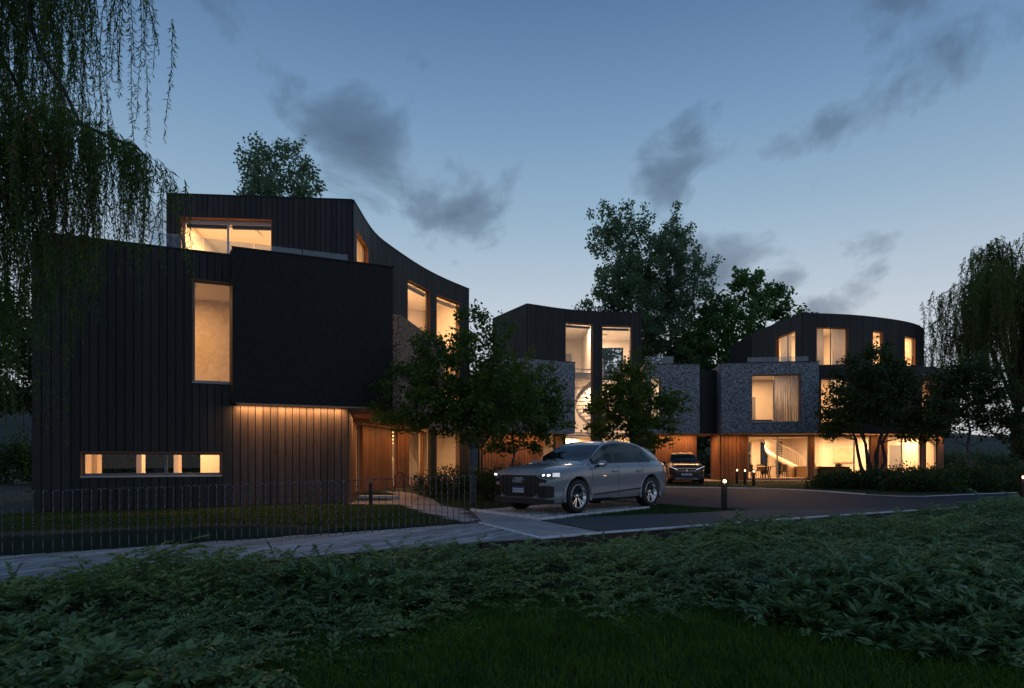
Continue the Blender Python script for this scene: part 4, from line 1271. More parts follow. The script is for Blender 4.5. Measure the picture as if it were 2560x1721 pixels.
def nose_panel(Wf, top, bot, d, n=10, sx=1.0, sy=1.0):
    """panel wrapped round the nose; top and bottom edges as (y,z) lines"""
    b = MB()
    ys = np.linspace(top[0][0], top[-1][0], n + 1)
    tz = np.interp(ys, [p[0] for p in top], [p[1] for p in top]) if top[0][0] < top[-1][0] else np.interp(-ys, [-p[0] for p in top], [p[1] for p in top])
    bz = np.interp(ys, [p[0] for p in bot], [p[1] for p in bot]) if bot[0][0] < bot[-1][0] else np.interp(-ys, [-p[0] for p in bot], [p[1] for p in bot])
    for i in range(n):
        vs = []
        for dd in (-.03, d):
            for k in (i, i + 1):
                y = ys[k]; x = xnose(Wf, y, sx, sy)
                yy = y + math.copysign(dd * .6, y) if abs(y) > .6 * sy else y
                vs += [(x + dd, yy, bz[k]), (x + dd, yy, tz[k])]
        b.add(vs, [(4, 6, 7, 5), (0, 1, 3, 2), (1, 5, 7, 3), (0, 2, 6, 4), (0, 4, 5, 1), (2, 3, 7, 6)])
    return b
def wheel(root, x, y, r, width, side, spokes=5, dark=False):
    t = MB(); w = width / 2
    t.lathe([(r * .66, -w * .9), (r * .86, -w), (r * .97, -w * .86), (r, -w * .5), (r, w * .5), (r * .97, w * .86), (r * .86, w), (r * .66, w * .9)], 40, 'y')
    ty = t.build('tyre', M['tyre'], root, smooth=True); ty.location = (x, y, r)
    rm = MB(); k = side
    rm.lathe([(r * .60, -k * w * .8), (r * .62, k * w * .2), (r * .66, k * w * .72), (r * .70, k * w * .78), (r * .70, k * w * .92), (r * .665, k * w * .95), (r * .655, k * w * .8)], 40, 'y')
    rm.lathe([(.001, k * w * .62), (r * .12, k * w * .62), (r * .15, k * w * .5), (r * .15, 0)], 20, 'y')
    ro = rm.build('rim', M['alloy'], ty, smooth=True)
    d = MB(); d.lathe([(.001, k * w * .05), (r * .60, k * w * .05)], 30, 'y')
    d.build('brake_disc', M['alloy_dark'], ty)
    for s in range(spokes):
        a0 = 2 * math.pi * s / spokes + .31
        for dlt in (-.11, .11):
            sp = MB()
            def pt(rad, an, dep): return (rad * math.cos(an), k * dep, rad * math.sin(an))
            a1, a2 = a0 + dlt * .55, a0 + dlt * 1.9
            hw0, hw1 = .09, .055
            v = [pt(r * .13, a1 - hw0 * 1.6, w * .60), pt(r * .13, a1 + hw0 * 1.6, w * .60), pt(r * .66, a2 + hw1, w * .86), pt(r * .66, a2 - hw1, w * .86),
                 pt(r * .13, a1 - hw0 * 1.6, w * .3), pt(r * .13, a1 + hw0 * 1.6, w * .3), pt(r * .66, a2 + hw1, w * .5), pt(r * .66, a2 - hw1, w * .5)]
            sp.add(v, [(0, 1, 2, 3), (7, 6, 5, 4), (0, 4, 5, 1), (1, 5, 6, 2), (2, 6, 7, 3), (3, 7, 4, 0)])
            sp.build('spoke', M['alloy'] if not dark else M['alloy_dark'], ty)
    return ty
def arch(root, x, z, y, side, m, r0=.452, r1=.505):
    b = MB(); n = 26
    rows = []
    for i in range(n + 1):
        a = R(-14) + (math.pi + R(28)) * i / n
        c, s = math.cos(a), math.sin(a)
        rows.append([(x + r0 * c, y - side * .10, z + r0 * s), (x + r0 * c, y + side * .012, z + r0 * s), (x + (r0 + r1) / 2 * c, y + side * .018, z + (r0 + r1) / 2 * s), (x + r1 * c, y - side * .02, z + r1 * s)])
    v = [p for r in rows for p in r]
    f = [(i * 4 + k, i * 4 + k + 1, i * 4 + 5 + k, i * 4 + 4 + k) for i in range(n) for k in range(3)]
    b.add(v, f if side < 0 else [q[::-1] for q in f])
    return b.build('wheel_arch', m, root, smooth=True)
def well(root, x, z, y0, y1, sx=1.0):
    b = MB(); n = 18
    v = []
    for i in range(n + 1):
        a = R(-20) + (math.pi + R(40)) * i / n
        v += [(x + .456 * math.cos(a), y0, z + .456 * math.sin(a)), (x + .456 * math.cos(a), y1, z + .456 * math.sin(a))]
    f = [(2 * i, 2 * i + 1, 2 * i + 3, 2 * i + 2) for i in range(n)]
    v.append((x, y0, z)); f += [(2 * i, 2 * i + 2, len(v) - 1) for i in range(n)]
    b.add(v, f)
    return b.build('wheel_well', M['black'], root)
# --- grey car in the bay
M['paint_grey'] = mat('grey_paint', (.25, .258, .272), .38, coat=1.0, var=.02)
c1 = thing('parked_car', 'grey coupe style off-road car with lit headlights in the paver bay', 'car', (1.90, 15.80, .02), math.atan2(-.715, -.70))
parts, Wf1 = suv(c1, M['paint_grey'])
for side in (1, -1):
    for x in (FX, RX):
        wheel(c1, x, side * .845, WR, .275, side)
        arch(c1, x, WR, side * .965, side, M['paint_grey']); well(c1, x, WR, side * .5, side * .95)
    nose_panel(Wf1, [(side * .60, .86), (side * .70, .885), (side * .93, .93)], [(side * .60, .84), (side * .74, .80), (side * .86, .775), (side * .93, .84)], .012, 12).build('headlight', M['lens'], c1)
    hl = c1.children[-1]
    for yc, w in ((.715, .017), (.815, .017)):
        nose_panel(Wf1, [(side * (yc - w), .878), (side * (yc + w), .884)], [(side * (yc - w), .850), (side * (yc + w), .855)], .026, 3).build('led', M['led'], hl)
    for yc in (.872, .893, .914):
        nose_panel(Wf1, [(side * (yc + .006), .915), (side * (yc + .014), .918)], [(side * (yc - .012), .83), (side * (yc - .004), .83)], .022, 1).build('led', M['led_dim'], hl)
    nose_panel(Wf1, [(side * .56, .60), (side * .62, .63), (side * .80, .64), (side * .875, .62)], [(side * .50, .40), (side * .62, .38), (side * .80, .375), (side * .90, .395)], .010, 12).build('air_intake', M['grille'], c1)
    nose_panel(Wf1, [(side * .50, .79), (side * .60, .80), (side * .70, .775), (side * .77, .76)], [(side * .50, .68), (side * .60, .70), (side * .70, .705), (side * .77, .70)], .008, 8).build('grille_wing', M['grille'], c1)
    mb = MB(); mb.lathe([(.001, -.11), (.05, -.105), (.085, -.06), (.095, 0), (.09, .06), (.06, .105), (.001, .115)], 16, 'y')
    mb.v = [(.82 + v[0] * .85, side * 1.06 + v[1], 1.115 + v[2] * .82) for v in mb.v]
    mi = mb.build('door_mirror', M['paint_grey'], c1, smooth=True)
    MB().box(.84, .92, min(side * .93, side * 1.0), max(side * .93, side * 1.0), 1.03, 1.08).build('mirror_foot', M['black'], mi)
    MB().box(.885, .908, min(side * 1.04, side * 1.155), max(side * 1.04, side * 1.155), 1.100, 1.116).build('indicator', M['led_dim'], mi)
    for x in (.13, -.88):
        MB().box(x - .11, x + .11, min(side * .968, side * .995), max(side * .968, side * .995), .915, .945).build('door_handle', M['paint_grey'], c1)
    st = MB(); st.add([(1.0, side * .955, .395), (1.0, side * .972, .395), (-.97, side * .972, .475), (-.97, side * .955, .475), (1.0, side * .955, .42), (1.0, side * .972, .42), (-.97, side * .972, .51), (-.97, side * .955, .51)],
                      [(0, 1, 2, 3), (7, 6, 5, 4), (0, 4, 5, 1), (1, 5, 6, 2), (2, 6, 7, 3), (3, 7, 4, 0)])
    st.build('sill_strip', M['grille'], c1)
nose_panel(Wf1, [(-.60, .80), (-.50, .862), (.50, .862), (.60, .80)], [(-.60, .50), (-.42, .375), (.42, .375), (.60, .50)], .014, 24).build('grille', M['grille'], c1)
gr = c1.children[-1]
for i in range(9):
    y = -.48 + i * .12
    MB().box(2.505, 2.516, y - .008, y + .008, .40, .84).build('grille_bar', M['grille'], gr)
nose_panel(Wf1, [(-.88, .335), (-.5, .36), (.5, .36), (.88, .335)], [(-.88, .245), (-.5, .235), (.5, .235), (.88, .245)], .03, 20).build('front_lip', M['black'], c1)
nose_panel(Wf1, [(-.70, .375), (-.45, .372), (.45, .372), (.70, .375)], [(-.70, .36), (-.45, .357), (.45, .357), (.70, .36)], .034, 20).build('lip_trim', M['chrome'], c1)
em = MB()
for k in range(4):
    yc = (k - 1.5) * .069
    em.tube([(2.528, yc + .052 * math.cos(a), .752 + .052 * math.sin(a)) for a in np.linspace(0, 2 * math.pi, 25)], .0075, 6, False)
em.build('emblem', M['chrome'], c1, smooth=True)
pl = MB().box(2.512, 2.530, -.17, .17, .475, .60).build('number_plate', M['plate'], c1)
MB().box(2.529, 2.532, -.17, .17, .572, .60).build('plate_band', M['plate_blue'], pl)
text_mesh('BAR3347', .093, .001, 'plate_lettering', M['ink'], pl, (2.5325, 0, .523), (R(90), 0, R(90)))
MB().box(-2.51, -2.47, -.78, .78, .86, .90).build('tail_lamp', M['tail'], c1)
sp = MB(); sp.add([(-1.84, -.56, 1.505), (-2.10, -.54, 1.465), (-2.10, .54, 1.465), (-1.84, .56, 1.505), (-1.84, -.56, 1.47), (-2.10, -.54, 1.45), (-2.10, .54, 1.45), (-1.84, .56, 1.47)], [(0, 1, 2, 3), (7, 6, 5, 4), (0, 4, 5, 1), (1, 5, 6, 2), (2, 6, 7, 3), (3, 7, 4, 0)])
sp.build('roof_spoiler', M['paint_grey'], c1)
# --- dark red car at the far kerb
M['paint_red'] = mat('dark_red_paint', (.030, .007, .009), .4, .2, coat=.5, var=.02)
c2 = thing('parked_car', 'dark red off-road car facing the road in front of the passage', 'car', (9.15, 33.6, .0), math.atan2(-.985, -.17))
kx, ky, kz = .895, .93, .97
parts2, Wf2 = suv(c2, M['paint_red'], kx, ky, kz)
def np2(t, b_, d, n=10): return nose_panel(Wf2, t, b_, d, n, kx, ky)
for side in (1, -1):
    for x in (FX * kx, RX * kx):
        wheel(c2, x, side * .79, WR * .97, .25, side)
        well(c2, x, WR * .97, side * .45, side * .88)
    np2([(side * .56, .80), (side * .70, .88), (side * .87, .93)], [(side * .56, .76), (side * .70, .74), (side * .87, .80)], .012, 8).build('headlight', M['auto_glass'], c2)
    hl = c2.children[-1]
    np2([(side * .46, .775), (side * .56, .815), (side * .70, .875), (side * .86, .925)], [(side * .46, .735), (side * .56, .775), (side * .70, .850), (side * .86, .905)], .03, 10).build('daytime_light', M['led_dim'], hl)
    np2([(side * .58, .545), (side * .70, .575), (side * .84, .50)], [(side * .58, .49), (side * .84, .47)], .012, 6).build('fog_lamp_recess', M['grille'], c2)
    np2([(side * .60, .485), (side * .84, .468)], [(side * .60, .47), (side * .84, .453)], .02, 6).build('chrome_strip', M['chrome'], c2)
    mb = MB(); mb.lathe([(.001, -.11), (.05, -.105), (.085, -.06), (.09, 0), (.085, .06), (.06, .105), (.001, .115)], 14, 'y')
    mb.v = [(.70 + v[0] * .8, side * 1.02 + v[1], 1.09 + v[2] * .9) for v in mb.v]
    mb.build('door_mirror', M['grille'], c2, smooth=True)
    MB().tube([(.1, side * .58, 1.585), (-.5, side * .575, 1.66), (-1.4, side * .55, 1.60)], .018, 6).build('roof_rail', M['chrome'], c2)
np2([(-.52, .81), (.52, .81)], [(-.52, .77), (-.34, .60), (.34, .60), (.52, .77)], .015, 16).build('grille', M['grille'], c2)
gr2 = c2.children[-1]
np2([(-.52, .825), (.52, .825)], [(-.52, .808), (.52, .808)], .024, 10).build('chrome_strip', M['chrome'], gr2)
for i in range(5):
    for s in (1, -1):
        y = s * (.10 + i * .075)
        b = MB(); x = 2.495 * kx
        b.add([(x + .018, y, .66), (x + .018, y + s * .014, .66), (x + .018, y + s * .060, .74), (x + .018, y + s * .046, .74), (x + .026, y, .66), (x + .026, y + s * .014, .66), (x + .026, y + s * .060, .74), (x + .026, y + s * .046, .74)],
              [(0, 1, 2, 3), (7, 6, 5, 4), (0, 4, 5, 1), (1, 5, 6, 2), (2, 6, 7, 3), (3, 7, 4, 0)])
        b.build('grille_bar', M['chrome'], gr2)
lion = [(-.045, -.06), (-.012, -.055), (-.008, -.02), (.012, -.03), (.03, -.065), (.05, -.06), (.03, -.015), (.022, .012), (.05, .02), (.048, .034), (.018, .032), (.022, .06), (.0, .075), (-.026, .062), (-.03, .045), (-.012, .04), (-.022, .015), (-.052, .012), (-.05, -.002), (-.02, -.008), (-.035, -.04)]
e2 = MB(); x0 = 2.495 * kx + .028
e2.add([(x0, p[0] * 1.15, .705 + p[1] * 1.1) for p in lion] + [(x0 + .012, p[0] * 1.15, .705 + p[1] * 1.1) for p in lion],
       [tuple(range(len(lion)))[::-1], tuple(range(len(lion), 2 * len(lion)))] + [(i, (i + 1) % len(lion), len(lion) + (i + 1) % len(lion), len(lion) + i) for i in range(len(lion))])
e2.build('emblem', M['chrome'], c2)
pl2 = MB().box(x0 - .02, x0 + .012, -.26, .26, .465, .565).build('number_plate', M['plate'], c2)
text_mesh('SSW 0000 R', .085, .001, 'plate_lettering', M['ink'], pl2, (x0 + .014, 0, .515), (R(90), 0, R(90)))
np2([(-.56, .30), (-.40, .335), (.40, .335), (.56, .30)], [(-.62, .262), (.62, .262)], .03, 14).build('skid_plate', M['frame'], c2)
np2([(-.36, .318), (.36, .318)], [(-.40, .285), (.40, .285)], .038, 6).build('lower_vent', M['grille'], c2)
np2([(-.80, .45), (.80, .45)], [(-.80, .27), (.80, .27)], .008, 14).build('front_lip', M['black'], c2)
# ------------------------------------------------------------------ fence, lamps, street furniture
def mottled(name, a, b_, s):
    return mat(name, a, .42, .55, col2=b_, scale=s, detail=2, ramp=(.42, .58))
M['galv'] = mottled('galvanised_steel', (.015, .016, .018), (.17, .185, .205), 30)
fn = thing('railing', 'galvanised railing of thin upright bars along the boardwalk', 'railing', (-4.5, 10.1, 0))
FO = (-4.5, 10.1, 0)
fp = Path2([(-9.2, 8.28), (-7.4, 9.1), (-5.4, 9.82), (-3.6, 10.42), (-2.45, 10.85), (-.70, 12.05)], True)
def fz(x): return float(deck_z(x))
nbars = int(fp.L / .122)
bar0 = None
for i in range(nbars + 1):
    q = fp.L * i / nbars
    p = fp.at(q); z = fz(p.x)
    if bar0 is None:
        b = MB(); b.box(-.006, .006, -.006, .006, -.12, .915)
        bar0 = b.build('bar', M['galv'], fn); o = bar0
    else:
        o = bar0.copy(); COL.objects.link(o); o.parent = fn
    o.location = (p.x - FO[0], p.y - FO[1], z); o.rotation_euler = (0, 0, random.uniform(-.3, .3))
b = MB(); pts = []
for i in range(61):
    p = fp.at(fp.L * i / 60); pts.append((p.x, p.y, fz(p.x) + .92))
b.tube(pts, .008, 6); b.build('top_rail', M['galv'], fn, FO)

M['bollard'] = mat('dark_bronze_metal', (.014, .011, .009), .5, .4, var=.2, scale=12)
M['bulb'] = mat('lamp_ring', (1, 1, 1), .3, emis=(1.0, .55, .22), estr=9.0)
M['lamp_back'] = mat('lamp_reflector', (.35, .26, .18), .4)
def bollard(label, loc, lit=True, h=.78):
    t = thing('bollard_lamp', label, 'bollard lamp', loc, 0.0, 'bollard lamps along the drive')
    w = .055
    MB().box(-w, w, -w, w, -.02, h - .16).build('post', M['bollard'], t)
    hd = MB()
    hd.box(-w, w, w - .02, w, h - .158, h); hd.box(-w, w, -w, w, h - .014, h + .004); hd.box(-w, -w + .010, -w, w - .02, h - .158, h - .014); hd.box(w - .010, w, -w, w - .02, h - .158, h - .014)
    hd.build('lamp_head', M['bollard'], t)
    if lit:
        MB().tube([(.031 * math.cos(a), -w + .012, h - .085 + .031 * math.sin(a)) for a in np.linspace(0, 2 * math.pi, 17)], .0085, 6, False).build('lamp_ring', M['bulb'], t, smooth=True)
        MB().lathe([(.001, 0), (.022, 0), (.022, .03)], 16, 'y', (0, -w + .02, h - .085)).build('lamp_core', M['lamp_back'], t)
        l = bpy.data.lights.new('bollard_light', 'POINT'); l.energy = 2.2; l.color = (1.0, .60, .28); l.shadow_soft_size = .03
        lo = bpy.data.objects.new('bollard_light', l); COL.objects.link(lo); lo.parent = t; lo.location = (0, -w - .035, h - .08)
    return t
bollard('lit bollard on the grass island, largest of the bollards', (5.22, 15.4, 0))
bollard('lit bollard on the lawn closest to the boards beside the passage', (12.0, 33.4, 0))
bollard('middle bollard of the three on the lawn before the glazed room', (11.9, 32.0, 0))
bollard('lit bollard nearest the road of the three on the far lawn', (11.7, 30.3, 0))
bollard('lit bollard at the right edge beyond the low hedge', (15.65, 19.2, 0))
tb = thing('bollard_lamp', 'dark unlit bollard beside the entrance path behind the railing', 'bollard lamp', (-3.88, 17.2, 0), 0, 'bollard lamps along the drive')
MB().box(-.045, .045, -.045, .045, -.02, .58).build('post', M['bollard'], tb)
MB().box(-.038, .038, -.038, .038, .58, .75).build('lamp_head', mat('amber_lens', (.22, .11, .04), .4), tb)
hp_ = MB(); pa = []
for a in np.linspace(0, math.pi, 15): pa.append((.19 * math.cos(a), 0, .56 + .19 * math.sin(a)))
hp_.tube([(.19, 0, -.03)] + pa + [(-.19, 0, -.03)], .022, 8)
bs = hp_.build('bicycle_stand', M['bollard'], smooth=True); bs.location = (-4.35, 24.2, 0); bs.rotation_euler = (0, 0, R(35))
tag(bs, 'dark hoop shaped bicycle stand by the house entrance', 'bicycle stand')
sl = MB(); sl.prism([(-4.78, 19.45), (-3.62, 19.45), (-3.62, 20.05), (-4.85, 20.05)], 0, .10)
tag(sl.build('stone_slab', mat('pale_concrete', (.55, .52, .50), .8, var=.1, scale=5)), 'low pale concrete slab in the grass by the entrance', 'slab')

# ------------------------------------------------------------------ rooms
M['fabric'] = mat('sofa_fabric', (.22, .15, .10), .9, var=.15, scale=30, bump=.2)
M['fabric_dark'] = mat('dark_sofa_fabric', (.03, .028, .03), .9, var=.15, scale=30)
M['chair'] = mat('chair_leather', (.085, .05, .035), .6, var=.15)
M['wood_dark'] = mat('dark_furniture_wood', (.06, .032, .018), .5, var=.2)
def curtain(label, path, a, b, z0, z1, d, m):
    o = MB(); n = max(12, int((b - a) / .02)); v = []
    for i in range(n + 1):
        q = a + (b - a) * i / n
        w = d + .035 * math.sin(q * 48 + 1.4 * math.sin(q * 9)) + .012 * math.sin(q * 113)
        x, y = path.off(q, w)
        v += [(x, y, z0), (x, y, z1)]
    o.add(v, [(2 * i, 2 * i + 2, 2 * i + 3, 2 * i + 1) for i in range(n)])
    c = o.build('curtain', m, smooth=True)
    sm = c.modifiers.new('thickness', 'SOLIDIFY'); sm.thickness = .004
    return tag(c, label, 'curtain', 'curtains in the right hand house')
M['curtain'] = leaf_mat('curtain_cloth', (.78, .78, .80), (.86, .86, .87), .5, .9, 3, .1)
c_side = (rsw[0], rsw[0] + 1.25)
curtain('pale curtain behind the narrow corner window of the top storey', rs, *c_side, 6.5, 9.3, -.34, M['curtain'])
curtain('left half of the pale curtains in the wide top storey window', ru, r1[0] - .05, r1[0] + .75, 6.5, 9.3, -.36, M['curtain'])
curtain('right half of the pale curtains in the wide top storey window', ru, r1[1] - .85, r1[1] + .1, 6.5, 9.3, -.36, M['curtain'])
curtain('pale curtain drawn over half the square window of the stone box', p3, w3[0] + 1.28, w3[1] + .05, 3.02, 6.1, -.45, M['curtain'])
curtain('pale curtain in the middle storey window right of the stone box', r_2, w21[0] + .75, w21[1] + .05, 3.02, 6.0, -.36, M['curtain'])
# bed in the stone box
bed = thing('bed', 'low bed with a dark blue cover behind the stone box window', 'bed', (14.0, 36.9, 3.0))
MB().box(-.95, .95, -1.0, 1.0, .0, .30).build('bed_base', M['wood_dark'], bed)
MB().box(-.9, .9, -.95, .95, .30, .52).build('mattress', M['white'], bed)
MB().box(-.93, .93, -.98, .45, .36, .56).build('bed_cover', mat('blue_cover', (.03, .045, .09), .9), bed)
# round dining table and chairs
def table(label, loc):
    t = thing('dining_table', label, 'table', loc)
    MB().lathe([(.001, .72), (.80, .72), (.82, .735), (.80, .75), (.001, .75)], 32).build('table_top', M['wood_dark'], t)
    for k in range(10):
        a = 2 * math.pi * k / 10
        MB().tube([(.30 * math.cos(a), .30 * math.sin(a), 0), (.24 * math.cos(a), .24 * math.sin(a), .36), (.34 * math.cos(a), .34 * math.sin(a), .72)], .026, 6).build('leg', M['wood_dark'], t)
    return t
table('round dining table on slatted legs in the glazed room', (15.75, 38.9, .11))
def chair_proto():
    t = thing('dining_chair', 'x', 'chair', (0, 0, 0), 0, 'chairs round the dining table')
    MB().box(-.23, .23, -.23, .23, .42, .49).build('seat', M['chair'], t)
    bk = MB(); n = 8; v = []
    for i in range(n + 1):
        a = R(200) + R(140) * i / n
        x, y = .25 * math.cos(a), .25 * math.sin(a) + .02
        v += [(x, y, .47), (x * 1.06, y * 1.12, .86), (x * .86, y * .86, .47), (x * .92, y * .98, .86)]
    bk.add(v, [q for i in range(n) for q in ((4*i, 4*i+4, 4*i+5, 4*i+1), (4*i+2, 4*i+3, 4*i+7, 4*i+6), (4*i+1, 4*i+5, 4*i+7, 4*i+3))])
    bk.build('backrest', M['chair'], t)
    for sx in (-1, 1):
        for sy in (-1, 1):
            MB().tube([(sx * .17, sy * .17, .43), (sx * .23, sy * .23, 0)], [.022, .013], 6).build('leg', M['wood_dark'], t)
    return t
ch0 = chair_proto()
spots = [((14.72, 38.55, .11), R(-70), 'leftmost dining chair, seen from the side at the round table'), ((15.0, 39.55, .11), R(-125), 'dining chair behind the left side of the round table'),
         ((16.62, 38.35, .11), R(62), 'dining chair at the right front of the round table'), ((16.95, 39.05, .11), R(100), 'rightmost dining chair at the round table'), ((15.9, 40.0, .11), R(175), 'dining chair at the far side of the round table')]
for i, (l, rz, lab) in enumerate(spots):
    o = ch0 if i == 0 else copy_tree(ch0)
    o.location = l; o.rotation_euler = (0, 0, rz); o['label'] = lab
def sofa(label, loc, w, m, rz=0.0):
    t = thing('sofa', label, 'sofa', loc, rz, 'sofas')
    MB().box(-w / 2, w / 2, -.45, .45, .05, .40).build('seat_base', m, t)
    for s in (-1, 1):
        MB().box(min(0, s * w / 2) + .01, max(0, s * w / 2) - .01, -.45, -.22, .40, .74).build('back_cushion', m, t)
        MB().box(s * w / 2 - .10, s * w / 2 + .10, -.45, .45, .05, .60).build('armrest', m, t)
    cu = MB(); cu.lathe([(.001, -.10), (.12, -.09), (.22, -.03), (.22, .03), (.12, .09), (.001, .10)], 12, 'y', (w * .2, -.2, .80)); cu.build('cushion', M['fabric'], t, smooth=True)
    return t
sofa('tan sofa seen from behind, right of the dining table', (18.55, 39.6, .11), 1.75, M['fabric'])
sofa('dark sofa behind the second big ground floor window', (19.4, 38.1, .11), 1.9, M['fabric_dark'])
# curved stairs with slim white balustrades
def stair(label, c, r, a0, a1, z0, z1, n=16, width=.85):
    t = thing('staircase', label, 'staircase', (c[0], c[1], z0), 0, 'curved white staircases')
    rail_o, rail_i, st_o = [], [], []
    for i in range(n + 1):
        a = a0 + (a1 - a0) * i / n; z = (z1 - z0) * i / n
        st_o.append(((r + .02) * math.cos(a), (r + .02) * math.sin(a), z))
        rail_o.append((r * math.cos(a), r * math.sin(a), z + .95))
        if i < n:
            b_ = a0 + (a1 - a0) * (i + 1.15) / n; zz = (z1 - z0) * (i + 1) / n
            q = [((r - width) * math.cos(a), (r - width) * math.sin(a)), (r * math.cos(a), r * math.sin(a)), (r * math.cos(b_), r * math.sin(b_)), ((r - width) * math.cos(b_), (r - width) * math.sin(b_))]
            MB().prism(q, zz - .04, zz).build('tread', M['white'], t)
        for k in range(2):
            aa = a0 + (a1 - a0) * (i + k * .5) / n; z_ = (z1 - z0) * (i + k * .5) / n
            if i == n and k: continue
            MB().box(-.008, .008, -.008, .008, 0, .95).build('baluster', M['white'], t).location = (r * math.cos(aa), r * math.sin(aa), z_)
    b = MB(); v = []
    for p in st_o: v += [(p[0], p[1], p[2] - .22), (p[0], p[1], p[2] + .10)]
    b.add(v, [(2 * i, 2 * i + 2, 2 * i + 3, 2 * i + 1) for i in range(n)])
    s_ = b.build('stringer', M['white'], t, smooth=True); s_.modifiers.new('thickness', 'SOLIDIFY').thickness = .03
    MB().tube(rail_o, .02, 6).build('handrail', M['white'], t)
    return t
stair('curved white staircase behind the sofa in the right hand house', (18.6, 42.6), 1.25, R(-20), R(-250), .11, 2.75)
stair('white winding stair in the lower part of the tall middle windows', (5.3, 39.3), 1.3, R(200), R(420), .1, 3.0)
stair('white winding stair in the middle of the tall middle windows', (5.3, 39.3), 1.3, R(60), R(280), 3.0, 6.44)
stair('curved white stair behind the entrance windows of the left house', (-5.7, 31.2), 1.0, R(-10), R(-220), .1, 3.0)
# ------------------------------------------------------------------ vegetation
def unit(v): return v / (np.linalg.norm(v, axis=-1, keepdims=True) + 1e-9)
def leaf_quads(pos, d, size, wid, seed=0, fold=.25, up=None):
    """one folded rhombic leaf per row: base, side, tip, side"""
    r = np.random.default_rng(seed)
    n = len(pos)
    d = unit(d)
    rv = r.normal(size=(n, 3)) if up is None else up + r.normal(size=(n, 3)) * .45
    s = unit(np.cross(d, rv)); nn = np.cross(s, d)
    size = np.broadcast_to(size, (n,))[:, None]; wid = np.broadcast_to(wid, (n,))[:, None]
    a = pos; t = pos + d * size
    m = pos + d * size * .45 + nn * size * fold * .3
    V = np.stack([a, m + s * size * wid, t, m - s * size * wid], 1)
    F = np.arange(4 * n).reshape(n, 4)
    return V.reshape(-1, 3), F
M['bark'] = mat('bark', (.045, .040, .036), .9, var=.4, scale=9, stretch=(1, 1, .25), bump=.6, bscale=25)
M['bark_pale'] = mat('pale_bark', (.11, .115, .12), .85, col2=(.035, .036, .038), scale=14, stretch=(1, 1, .5), bump=.5, bscale=25)
M['bark_red'] = mat('red_bark', (.10, .045, .03), .9, var=.4, scale=9, stretch=(1, 1, .25), bump=.6)
M['leaf'] = leaf_mat('street_tree_leaf', (.045, .100, .012), (.125, .195, .026), .5, .45, 1.2)
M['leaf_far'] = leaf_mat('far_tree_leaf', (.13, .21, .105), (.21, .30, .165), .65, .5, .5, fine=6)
M['leaf_maple'] = leaf_mat('maple_leaf', (.075, .18, .042), (.16, .28, .08), .65, .5, .5, fine=6)
M['leaf_dark'] = leaf_mat('dark_leaf', (.026, .054, .012), (.066, .110, .024), .4, .5, .9)
M['leaf_willow'] = leaf_mat('willow_leaf', (.070, .150, .018), (.14, .23, .040), .55, .45, .9)
M['leaf_rust'] = leaf_mat('withered_leaf', (.16, .07, .012), (.24, .11, .02), .4, .5, 2)
M['leaf_cover'] = leaf_mat('ground_cover_leaf', (.060, .125, .032), (.23, .335, .11), .3, .36, 1.6, .5, fine=22)
M['leaf_lance'] = leaf_mat('lance_leaf', (.095, .18, .058), (.20, .32, .12), .25, .36, 1.6, .55, fine=16)
M['blade'] = leaf_mat('grass_blade', (.036, .095, .008), (.10, .19, .022), .4, .5, 2.5, .2, fine=30)
M['blade_far'] = leaf_mat('shaded_lawn_blade', (.018, .055, .004), (.040, .10, .010), .35, .5, 2.5, .2, fine=30)  # darker copy of the blade green, farther lawns' shade put into the colour

